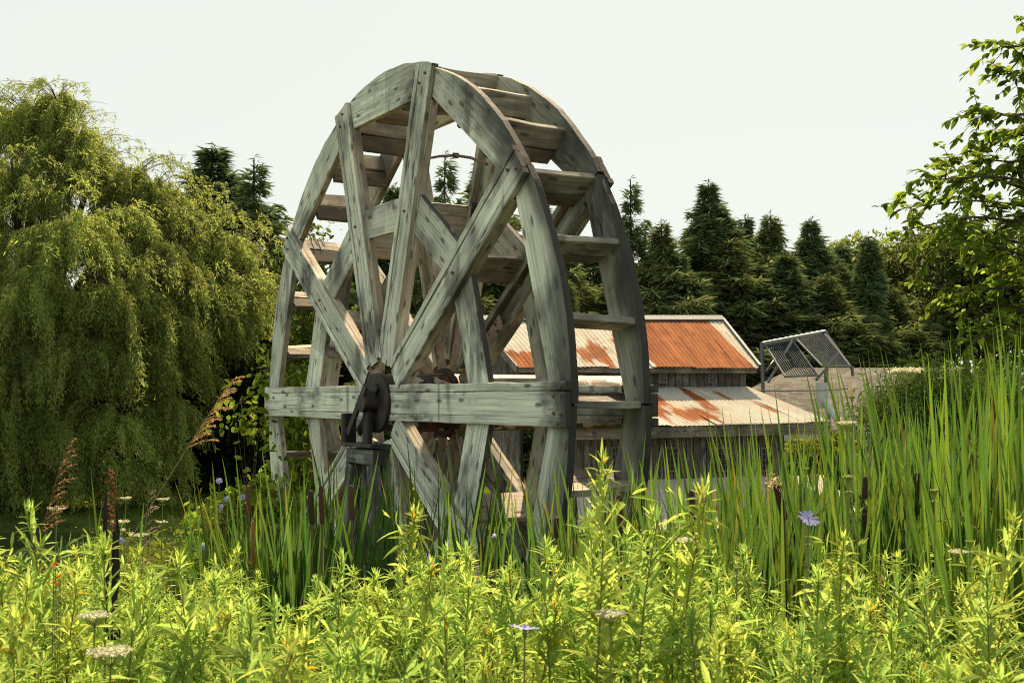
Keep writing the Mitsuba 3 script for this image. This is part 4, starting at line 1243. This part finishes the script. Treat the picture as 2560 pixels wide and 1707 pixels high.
# ---------------------------------------------------------------- cattails
def prof(px):
    return np.interp(px, [480, 560, 640, 760, 880, 1000, 1150, 1300, 1420, 1500, 1620, 1700, 1800, 1900, 2000, 2100, 2200, 2300, 2400, 2500, 2620, 2800],
                    [1190, 1160, 1150, 1150, 1130, 1110, 1120, 1130, 1110, 1110, 1110, 1075, 1050, 1000, 985, 940, 885, 850, 815, 765, 730, 700])


PC = 'green cattail plant with long upright blades standing in the reed bed'
GC = 'cattails of the reed bed before the wheel and at the right'
r_ = np.random.default_rng(71)


def cat_at(px, Y, ytop, key, proto=None):
    p = at(px, ytop, Y)
    g = float(ground_z(p[0], p[1])) - .05
    hgt = p[2] - g
    pr = proto if proto is not None else int(r_.choice([0, 1, 2, 3, 4, 5], p=[.22, .22, .22, .22, .06, .06]))
    place(key, f'proto_cattail_{pr}', (p[0], p[1], g), r_.uniform(0, 360), 1.0, hgt / 2.0, lean=r_.normal(0, 1.6, 2))


spots = []
while len(spots) < 72:
    px = r_.uniform(585, 1500)
    if px > 850 and r_.random() < .62:
        continue
    spots.append((px, r_.uniform(4.9, 6.3) - .4 * (px > 1300), 35))
while len(spots) < 290:
    px = 1480 + 1200 * r_.random() ** (.75 if len(spots) % 4 else 1.9)
    spots.append((px, r_.uniform(4.3, 7.0) - 1.2 * (px - 1480) / 1200 * (r_.random() < .6), 75))
for px, Y, sd in spots:
    y = prof(px) + abs(r_.normal(0, sd)) * 1.25 + (28 if Y > 6 else 0) - (45 if px < 1500 else 25)
    cat_at(px, Y, y, thing('cattail_plant', PC, 'cattail', GC))
# lone blades
for px, Y, y, lab in ((325, 5.2, 1165, 'lone tall cattail standing apart before the dark willow at left'), (490, 5.6, 1140, 'cattail standing alone left of the wheel shrub'), (560, 5.0, 1135, 'leftmost cattail of the reed bed beside the shrub'), (200, 5.4, 1165, 'single cattail by the brown reed plume at far left'), (1000, 5.6, 1035, 'tall cattail right before the wheel hub')):
    cat_at(px, Y, y, thing('cattail_plant', lab, 'cattail'), 0)

# ---------------------------------------------------------------- goldenrods
GP = 'leafy yellow-green goldenrod plant in the dense weed bank of the foreground'
GG = 'goldenrods crowding the foreground'
hero = [(1415, 1345, 2.6, 5, 'goldenrod leaning at the left foot of the tallest one'), (1548, 1262, 2.45, 4, 'goldenrod close at the right side of the tallest one'), (1610, 1315, 2.7, 2, 'short goldenrod below the second tallest one'), (1700, 1345, 2.6, 0, 'goldenrod right of the second tallest one'), (112, 1310, 2.75, 1, 'goldenrod leaning left of the tall bushy one at left'), (235, 1335, 2.6, 0, 'goldenrod right behind the tall bushy one at left'), (25, 1425, 2.4, 3, 'goldenrod cut by the left edge'), (330, 1430, 2.5, 5, 'goldenrod between the black stalk and the pale broad-leaved one'), (868, 1350, 2.85, 4, 'goldenrod at the left of the one with yellow leaves'), (985, 1395, 2.7, 1, 'goldenrod at the right of the one with yellow leaves'), (2395, 1360, 2.7, 1, 'goldenrod hugging the right hand spire'), (2520, 1400, 2.5, 4, 'goldenrod cut near the right edge'), (2140, 1425, 2.7, 3, 'goldenrod under the closed green umbel'), (1990, 1410, 2.6, 0, 'goldenrod under the open blue chicory'), (640, 1500, 2.5, 2, 'goldenrod before the left part of the reed bed'), (760, 1530, 2.3, 1, 'low goldenrod before the darkest reeds'),
        (1478, 1118, 2.35, 3, 'tallest bright goldenrod standing before the right half of the wheel'), (1648, 1195, 2.5, 1, 'second tallest goldenrod just right of the tallest one'), (178, 1252, 2.7, 4, 'tall bushy goldenrod at left beside the brown reed plume'), (930, 1262, 3.0, 1, 'goldenrod with yellow leaves rising before the wheel hub'), (2452, 1268, 2.6, 3, 'tall goldenrod spire near the right edge'), (508, 1375, 2.4, 0, 'pale goldenrod with broad upright leaves at lower left'),
        (1915, 1372, 2.9, 4, 'goldenrod with a forked head below the blue chicory'), (1325, 1385, 2.9, 5, 'goldenrod with a small yellow bud spike left of the tallest one'), (1560, 1270, 2.7, 0, 'goldenrod between the two tallest ones'), (2210, 1370, 3.0, 5, 'goldenrod rising before the dark reed bed at right'), (60, 1380, 2.9, 2, 'goldenrod at the far left edge'), (2310, 1405, 2.9, 2, 'goldenrod left of the right hand spire'), (1090, 1400, 3.0, 2, 'goldenrod below the middle of the wheel'), (1180, 1425, 2.8, 0, 'goldenrod right of the one below the middle of the wheel'), (1740, 1425, 2.8, 2, 'goldenrod under the flat seed umbel')]
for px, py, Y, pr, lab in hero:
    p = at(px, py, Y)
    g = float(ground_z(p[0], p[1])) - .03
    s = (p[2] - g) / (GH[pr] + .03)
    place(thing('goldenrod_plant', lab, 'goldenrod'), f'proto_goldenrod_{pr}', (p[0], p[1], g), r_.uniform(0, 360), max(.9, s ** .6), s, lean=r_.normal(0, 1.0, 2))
n_thing = 0
cand = []
while len(cand) < 540:
    Y = 1.75 + 3.3 * r_.random() ** .8
    px = r_.uniform(-120, 2680)
    if any(abs(px - a) < 85 and Y < b for a, b in ((277, 2.2), (237, 2.3), (1527, 2.3), (1312, 2.0))):
        continue
    cand.append((Y, px))
cand.sort()
weeds = thing('goldenrod_mass', 'mass of goldenrods behind the nearest ones', kind='stuff')
cnt = 0
for Y, px in cand:
    top = at(px, 1000, Y)
    g = float(ground_z(top[0], top[1])) - .03
    pr = int(r_.integers(0, 6))
    lim = np.interp(px, [0, 300, 560, 760, 1000, 1300, 1500, 1700, 2000, 2560], [1385, 1420, 1440, 1545, 1440, 1420, 1400, 1430, 1430, 1400])
    want = at(px, lim + 55 * math.sin(px * .021) + 35 * math.sin(px * .057 + 1) + abs(r_.normal(0, 80)) - 30 + 170 * max(0, 2.75 - Y), Y)[2] - g       # no taller than the bank's edge in the photo
    h = min(want, r_.uniform(.80, 1.22))
    s = h / (GH[pr] + .03)
    if n_thing < 282:
        key = thing('goldenrod_plant', GP, 'goldenrod', GG)
        n_thing += 1
    else:
        cnt += 1
        key = f'{weeds}__{cnt:03d}'
    place(key, f'proto_goldenrod_{pr}', (top[0], top[1], g), r_.uniform(0, 360), .95 + .15 * r_.random(), s, lean=r_.normal(0, 4, 2))


# low meadow weeds on the left slope and grass behind
def tuft(seed, n, h, tone, broad=False):
    r = np.random.default_rng(seed)
    base = np.stack([r.normal(0, .10, n), r.normal(0, .10, n), np.zeros(n)], 1)
    d = unit(r.normal(0, .28, (n, 3)) + [0, 0, 1])
    m = MB()
    L = h * r.uniform(.45, 1.1, n)
    v, f, k = leaves(base, d, r.normal(0, 1, (n, 3)), L, .006, r.uniform(0, .35, n), S=(0, .35, .7, 1), w=(1, .9, .6, .05))
    m.add(v, f, c=rep(tint(n, tone, .2, .1, r), k))
    if broad:
        nb = n
        p = base[r.integers(0, n, nb)] + d[r.integers(0, n, nb)] * (h * r.uniform(.2, .95, nb))[:, None]
        L = r.uniform(.03, .075, nb)
        v, f, k = leaves(p, r.normal(0, .8, (nb, 3)) + [0, 0, .3], r.normal(0, 1, (nb, 3)), L, L * .3, .2, S=(0, .35, .7, 1), w=(.3, 1, .75, .05))
        m.add(v, f, c=rep(tint(nb, np.array(tone) * 1.15, .2, .08, r), k))
    return m.ply('mat_leaf')


for k, (h, t, b) in enumerate(((.55, (.135, .175, .022), True), (.65, (.115, .15, .022), True), (.45, (.16, .18, .035), False))):
    scene[f'proto_weed_{k}'] = {'type': 'shapegroup', 'tuft': tuft(300 + k, 70, h, t, b)}
scene['proto_lawn_0'] = {'type': 'shapegroup', 'tuft': tuft(310, 45, .13, (.09, .125, .018))}
wd = thing('meadow_weeds', 'sunlit low weeds and grasses on the slope to the pond', kind='stuff')
for k in range(620):
    Y = r_.uniform(4.4, 12.5)
    px = r_.uniform(-150, 640 if Y > 6 else 560)
    if px < 260 and Y > 7:
        Y = r_.uniform(4.4, 7)
    p = at(px, 1000, Y)
    place(f'{wd}__{k + 1:03d}', f'proto_weed_{int(r_.integers(0, 3))}', (p[0], p[1], float(ground_z(p[0], p[1])) - .02), r_.uniform(0, 360), r_.uniform(.8, 1.25))
for k in range(620, 900):
    Y = r_.uniform(4.8, 13.5)
    px = r_.uniform(560, 2700)
    p = at(px, 1000, Y)
    place(f'{wd}__{k + 1:03d}', f'proto_weed_{int(r_.integers(0, 3))}', (p[0], p[1], float(ground_z(p[0], p[1])) - .02), r_.uniform(0, 360), r_.uniform(.8, 1.25))
ln_ = thing('bank_grass', 'short grass on the far bank of the pond', kind='stuff')
for k in range(520):
    p = at(r_.uniform(-100, 760), 1000, r_.uniform(20.2, 25.0))
    place(f'{ln_}__{k + 1:03d}', 'proto_lawn_0', (p[0], p[1], float(ground_z(p[0], p[1])) - .01), r_.uniform(0, 360), r_.uniform(1.2, 2.4), r_.uniform(.7, 1.3))

# ---------------------------------------------------------------- flowers and dead stalks
def stem_curve(p, bend, n=8, az=0.0):
    g = float(ground_z(p[0], p[1]))
    s = np.linspace(0, 1, n)
    b = np.array([p[0] - bend * math.cos(az), p[1] - bend * math.sin(az) * .5, g])
    pts = b * (1 - s)[:, None] + p * s[:, None]
    pts[:, 0] += .25 * bend * np.sin(s * math.pi)
    return pts


def lace(px, py, Y, w, label, bend=.05, closed=False, tone=(.50, .50, .36), group=None):
    """Queen Anne's lace: ribbed stem, rays, umbellets of tiny florets."""
    r = np.random.default_rng(int(px * 7 + py))
    p = at(px, py, Y)
    key = thing('queen_annes_lace', label, 'wildflower', group)
    pts = stem_curve(p - np.array([0, 0, w * .35]), bend)
    m = MB()
    v, f = tube(pts, np.linspace(.003, .002, len(pts)), 6)
    m.add(v, f, c=(.17, .21, .05))
    part(key, 'stem', m.ply('mat_painted', smooth=True))
    hub = pts[-1]
    tiltd = unit(np.array([r.normal(0, .10), r.normal(0, .12), 1]))
    rays, fl = MB(), MB()
    nr = 34
    for k in range(nr):
        rr = math.sqrt((k + .5) / nr) * w / 2 * (.55 if closed else 1)
        a = k * 2.4
        e = hub + np.array([rr * math.cos(a), rr * math.sin(a), w * (.36 if not closed else .62) - (0.0 if not closed else -.5 * rr) + .05 * rr])
        e = e + np.array([(e - hub)[0] * 0, 0, r.normal(0, .03 * w)])
        v, f = tube([hub, (hub + e) / 2 + [0, 0, -.05 * w], e], [.0011, .0008, .0007], 3, cap=False)
        rays.add(v, f, c=(.22, .27, .07))
        nf = 16
        o = np.stack([r.normal(0, .055 * w, nf), r.normal(0, .055 * w, nf), r.uniform(-.01, .03, nf) * w], 1)
        v, f, kk = leaves(e + o, r.normal(0, 1, (nf, 3)) + [0, 0, .5], r.normal(0, 1, (nf, 3)), .055 * w, .055 * w, 0, S=(0, .5, 1), w=(.5, 1, .5))
        fl.add(v, f, c=rep(tint(nf, tone, .10, .05, r), kk))
    nb = 12
    a = np.arange(nb) * 2 * np.pi / nb
    v, f, kk = leaves(np.repeat(hub[None], nb, 0), np.stack([np.cos(a), np.sin(a), a * 0 - .15], 1), np.stack([-np.sin(a), np.cos(a), a * 0], 1), w * .33, .0018, .2)
    rays.add(v, f, c=(.16, .22, .05))
    part(key, 'rays', rays.ply('mat_painted'))
    part(key, 'florets', fl.ply('mat_leaf'))
    # feathery stem leaves
    lf = MB()
    for t_ in (.45, .62, .8):
        b = np.array([np.interp(t_, np.linspace(0, 1, len(pts)), pts[:, k]) for k in range(3)])
        a = r.uniform(0, 6.28)
        d = unit([math.cos(a), math.sin(a), .9])
        n = 26
        u = r.uniform(.1, 1, n)
        v, f, kk = leaves(b + d * (u * .10)[:, None], d + r.normal(0, .7, (n, 3)), r.normal(0, 1, (n, 3)), r.uniform(.012, .035, n), .0022, .1)
        lf.add(v, f, c=rep(tint(n, (.17, .24, .04), .15, .06, r), kk))
    part(key, 'leaves', lf.ply('mat_leaf'))


for a in ((277, 1630, 2.15, .074, 'large flat white umbel at the lower left corner'), (237, 1540, 2.3, .055, 'greenish white umbel just above the large flat one at lower left'), (1527, 1535, 2.25, .058, 'white umbel below the tallest goldenrod'), (1709, 1352, 2.75, .062, 'flat brownish seed umbel right of the tallest goldenrod'), (2265, 928, 3.3, .085, 'big cream umbel held high before the dark juniper'),
          (2117, 1058, 3.5, .055, 'tilted pale umbel below the high cream one'), (142, 1272, 5.2, .075, 'small white umbel beside the reed plume at left'), (347, 1338, 5.6, .085, 'white umbel before the pond bank'), (300, 1305, 6.2, .09, 'white umbel pair member nearest the brown reed'), (407, 1248, 6.4, .06, 'small umbel level with the pond bank'), (315, 1245, 6.6, .06, 'tiny umbel left of the lone cattail'), (300, 1325, 6.0, .055, 'small umbel under the umbel pair'), (405, 1305, 6.5, .06, 'small umbel below the one level with the bank'), (2395, 1380, 3.4, .05, 'pale umbel low in the reed bed at right')):
    lace(*a)
for a in ((2122, 1210, 3.3, .050, 'green half open umbel at the right of the chicory'), (2336, 1238, 3.2, .036, 'closed green umbel on a long leaning stem'), (2020, 1350, 3.0, .022, 'small green bud below the blue chicory'), (2130, 1000, 3.5, .028, 'closed green bud high among the cattails'), (2425, 1365, 3.1, .032, 'round nest-like closed umbel near the right spire'), (2015, 1180, 3.4, .026, 'pale closed bud above the blue chicory'), (1842, 1428, 2.9, .024, 'small green umbel among the goldenrods'), (520, 1260, 6.6, .06, 'nodding greenish umbel left of the shrub')):
    lace(*a[:4], a[4], closed=True, tone=(.26, .31, .09))


def chicory(px, py, Y, w, label, face=(0, -.4, .9), bend=.06, half=False):
    r = np.random.default_rng(int(px * 3 + py))
    p = at(px, py, Y)
    key = thing('chicory_flower', label, 'wildflower')
    pts = stem_curve(p, bend)
    m = MB()
    v, f = tube(pts, np.linspace(.0028, .0016, len(pts)), 6)
    m.add(v, f, c=(.14, .13, .05))
    v, f = tube([p - [0, 0, .014], p - [0, 0, .006], p], [.002, .0045, .003], 8)
    m.add(v, f, c=(.10, .13, .04))
    for t_ in (.72, .83, .9):
        b = np.array([np.interp(t_, np.linspace(0, 1, len(pts)), pts[:, k]) for k in range(3)])
        v, f = tube([b, b + [r.normal(0, .006), -.004, .010], b + [r.normal(0, .01), -.004, .020]], [.002, .005, .002], 6)
        m.add(v, f, c=(.15, .12, .05))
    part(key, 'stem', m.ply('mat_painted'))
    n = 14
    ax = unit(face)
    a_ = unit(np.cross(ax, [1, .1, 0]))
    b_ = np.cross(ax, a_)
    th = np.arange(n) * 2 * np.pi / n + r.normal(0, .08, n)
    out = np.cos(th)[:, None] * a_ + np.sin(th)[:, None] * b_
    d = out + ax * (.25 if not half else 1.4)
    side = np.cross(ax[None], out)
    lf = MB()
    v, f, k = leaves(np.repeat(p[None], n, 0) + out * .002, d, side, w / 2 * r.uniform(.9, 1.08, n), w * .135, .05, S=(0, .3, .6, .9, 1), w=(.3, .75, 1, .95, .8), fold=.15)
    lf.add(v, f, c=rep(tint(n, (.42, .42, .85), .07, .03, r), k))
    part(key, 'petals', lf.ply('mat_leaf'))
    v, f, k = leaves(np.repeat(p[None], 14, 0) + ax * .002, r.normal(0, .5, (14, 3)) + ax, r.normal(0, 1, (14, 3)), w * .17, .0015, 0)
    part(key, 'stamens', MB().add(v, f, c=(.16, .16, .42)).ply('mat_leaf'))


chicory(1312, 1572, 1.95, .049, 'big blue chicory flower seen edge-on at the bottom middle', (.1, .12, 1))
chicory(2020, 1297, 2.75, .048, 'open blue chicory flower before the reed bed at right', (.25, -.62, .75))
chicory(1238, 1341, 3.0, .016, 'small half closed chicory flower below the wheel', (-.5, -.5, .5), half=True)
for k, (px, py, lab) in enumerate(((548, 1202, 'small pale blue chicory high before the dark tree at left'), (568, 1247, 'pale blue chicory left of the lowest shrub'), (606, 1242, 'pale chicory just left of the shrub foot'), (552, 1268, 'blue chicory above the goldenrod with broad leaves'), (262, 1320, 'blue chicory right of the tall bushy goldenrod'), (250, 1366, 'blue chicory below its neighbour at the brown reed'), (303, 1350, 'blue chicory right of the brown reed'), (508, 1368, 'low blue chicory before the pond bank'), (60, 1465, 'blue chicory at far left among the weeds'))):
    chicory(px, py, 6.2 if px > 100 else 4.2, .034, lab, (.2 * (-1) ** k, -.7, .5))

# daisies and red jewelweed specks in the left meadow
for k in range(26):
    px, py = r_.uniform(300, 560), r_.uniform(1395, 1500)
    p = at(px, py, r_.uniform(5.0, 6.2))
    key = thing('white_daisy', 'tiny white daisy in the low meadow left of the reed bed', 'wildflower', 'white daisies in the meadow')
    pts = stem_curve(p, .02, 4)
    v, f = tube(pts, .0015, 4)
    part(key, 'stem', MB().add(v, f, c=(.12, .16, .04)).ply('mat_painted'))
    th = np.arange(12) * .5236
    v, f, kk = leaves(np.repeat(p[None], 12, 0), np.stack([np.cos(th), np.sin(th), th * 0 + .15], 1), np.stack([-np.sin(th), np.cos(th), th * 0], 1), .014, .006, .1)
    part(key, 'petals', MB().add(v, f, c=(.62, .62, .56)).ply('mat_leaf'))
for k, (px, py) in enumerate(((135, 1412), (148, 1440), (135, 1450), (140, 1405), (152, 1447), (143, 1458))):
    p = at(px, py, 2.62)
    key = thing('red_blossom', 'small red-orange blossom in the tall bushy goldenrod at left', 'wildflower', 'red blossoms beside the tall goldenrod at left')
    d = np.random.default_rng(k).normal(0, 1, (5, 3)) + [0, 0, .3]
    v, f, kk = leaves(np.repeat(p[None], 5, 0), d, d[::-1], .007, .005, .1)
    part(key, 'petals', MB().add(v, f, c=(.75, .06, .015)).ply('mat_leaf'))
    pts = stem_curve(p, .01, 4)
    v, f = tube(pts, .001, 4)
    part(key, 'stem', MB().add(v, f, c=(.15, .18, .04)).ply('mat_painted'))


def plume(pxs, Y, label, tone, n_sp, spread_, L0=.10, side_=1):
    """Dead reed: thin leaning culm with a one-sided panicle of drooping spikelets. pxs: base and tip pixels."""
    r = np.random.default_rng(int(pxs[1][0] + pxs[1][1]))
    tip = at(*pxs[1], Y)
    low = at(*pxs[0], Y)
    d = unit(tip - low)
    g = float(ground_z(low[0], low[1]))
    base = low + d * ((g - low[2]) / d[2])
    s = np.linspace(0, 1, 14)
    pts = base * (1 - s)[:, None] + tip * s[:, None]
    pts[:, 0] -= side_ * .04 * np.sin(s * math.pi)
    key = thing('reed_plume', label, 'reed')
    v, f = tube(pts, np.linspace(.0034, .001, 14), 6)
    part(key, 'stem', MB().add(v, f, c=np.array(tone) * .8).ply('mat_painted'))
    m = MB()
    Ltot = np.linalg.norm(tip - base)
    for t_ in np.linspace(0, 1, n_sp):
        q_ = 1 - spread_ * (1 - t_) / Ltot
        b = np.array([np.interp(q_, s, pts[:, k]) for k in range(3)])
        Lb = L0 * (1.15 - .55 * t_) * r.uniform(.6, 1.15)
        dd = unit(d * .8 + np.array([side_ * r.uniform(.3, 1.0), r.normal(0, .3), .1]))
        n = int(Lb / .0045)
        u = np.linspace(.12, 1, n)
        p = b + dd * (Lb * u)[:, None] - np.array([0, 0, 1.0]) * (Lb * .35 * u ** 2)[:, None]
        v, f = tube(np.vstack([b, p[::4], p[-1]]), .0008, 3, cap=False)
        m.add(v, f, c=tone)
        for rp_ in range(2):
            v, f, kk = leaves(p, dd + r.normal(0, .35, (n, 3)), r.normal(0, 1, (n, 3)), .013, .0032, .2)
            m.add(v, f, c=rep(tint(n, tone, .2, .06, r), kk))
    part(key, 'panicle', m.ply('mat_leaf'))


plume(((418, 1230), (572, 958)), 4.2, 'tall dead tan reed leaning right before the dark tree', (.36, .23, .12), 15, .27, .11)
plume(((118, 1350), (162, 1128)), 3.6, 'brown dead reed plume at far left', (.21, .125, .07), 13, .26, .10)
plume(((272, 1420), (290, 1190)), 3.5, 'dark brown reed plume beside the black stalk', (.17, .09, .045), 15, .18, .055, -1)
plume(((372, 1480), (372, 1240)), 4.6, 'wispy grey dry grass head left of the lone cattail', (.22, .18, .12), 12, .32, .09)


def spike(px, p0, p1, Y, r0, label, tone, cat='bulrush'):
    a, b = at(px[0], p0, Y), at(px[1], p1, Y)
    d = unit(b - a)
    g = float(ground_z(a[0], a[1]))
    key = thing('bulrush', label, cat)
    base = np.array([a[0], a[1], g])
    v, f = tube([base, (base + a) / 2, a], .005, 6)
    part(key, 'stalk', MB().add(v, f, c=(.09, .075, .035)).ply('mat_painted'))
    s = np.array([0, .03, .1, .4, .7, .92, .98, 1])
    pts = a + (b - a) * s[:, None]
    pr_ = .78 * r0 * np.array([.4, .85, 1, 1.05, 1, .95, .6, .2])
    vv, ff = [], []
    v, f = tube(pts, pr_, 12)
    v = v + .0018 * (meshkit.noise(v * 90)[:, None] - .5) * [1, 1, 0]
    part(key, 'head', MB().add(v, f, c=tone).ply('mat_painted', smooth=True))
    return key, b


def dead_stalk():
    r = np.random.default_rng(77)
    key = thing('dead_stalk', 'blackened dead stalk of two ragged blades standing at left', 'dead plant')
    m = MB()
    for (x0, x1, y1, w_) in ((268, 262, 1205, .014), (292, 292, 1248, .016), (280, 286, 1300, .010)):
        b, t_ = at(x0, 1600, 3.2), at(x1, y1, 3.2)
        S = np.linspace(0, 1, 14)
        wv = np.interp(S, [0, .8, 1], [1, .85, .1]) * r.uniform(.7, 1.15, 14)
        v, f, k = leaves(b, t_ - b, [1, .4, 0], np.linalg.norm(t_ - b), w_, 0, S=S, w=wv, fold=.5, curl=r.normal(0, .05))
        v = v + (meshkit.noise(v * 22)[:, None] - .5) * [.008, .008, 0]
        m.add(v, f, c=(.022, .016, .012))
    part(key, 'blades', m.ply('mat_painted'))


dead_stalk()
spike((622, 619), 1290, 1212, 5.2, .014, 'brown cattail head on the left edge of the reed bed', (.10, .045, .02))
spike((632, 632), 1420, 1300, 4.8, .012, 'orange-brown cut stalk under the leftmost cattail head', (.26, .12, .03))
spike((780, 776), 1310, 1225, 4.9, .016, 'dark cattail head before the left spokes', (.035, .02, .012))
spike((805, 802), 1310, 1212, 4.8, .013, 'cattail head right beside the dark one before the left spokes', (.05, .025, .014))
spike((880, 878), 1300, 1212, 5.1, .015, 'blurred brown cattail head under the wheel stand', (.075, .035, .018))
spike((1391, 1391), 1345, 1292, 4.6, .013, 'cattail head at the foot of the right rim', (.055, .026, .013))
spike((1552, 1548), 1335, 1235, 4.4, .013, 'cattail head between the two tallest goldenrods', (.06, .028, .014))
spike((1735, 1728), 1320, 1225, 4.3, .013, 'dark cattail head before the lean-to roof', (.045, .022, .012))
k_, b_ = spike((1962, 1940), 1300, 1210, 4.2, .017, 'old cattail head with pale fluff at its tip', (.045, .02, .010))
n = 90
q = np.random.default_rng(5)
v, f, kk = leaves(b_ + q.normal(0, .012, (n, 3)) * [1, 1, 1.3] + [-.006, 0, 0], q.normal(0, 1, (n, 3)), q.normal(0, 1, (n, 3)), .015, .006, 0)
part(k_, 'fluff', MB().add(v, f, c=rep(tint(n, (.52, .40, .25), .1, .04), kk)).ply('mat_leaf'))
for k, (px, y0, y1) in enumerate(((2160, 1330, 1190), (2340, 1290, 1215), (2435, 1215, 1130), (2455, 1250, 1150), (2500, 1180, 1090), (2290, 1290, 1180), (1985, 1400, 1300))):
    spike((px, px + 3), y0, y1, 4.6, .014, 'dark brown cattail head deep in the right reed bed', (.05, .025, .013))
    labels[list(labels)[-1]]['group'] = 'cattail heads of the right reed bed' if list(labels)[-1].count('__') == 0 else None
for k_, e in list(labels.items()):
    if 'group' in e and e['group'] is None:
        del e['group']
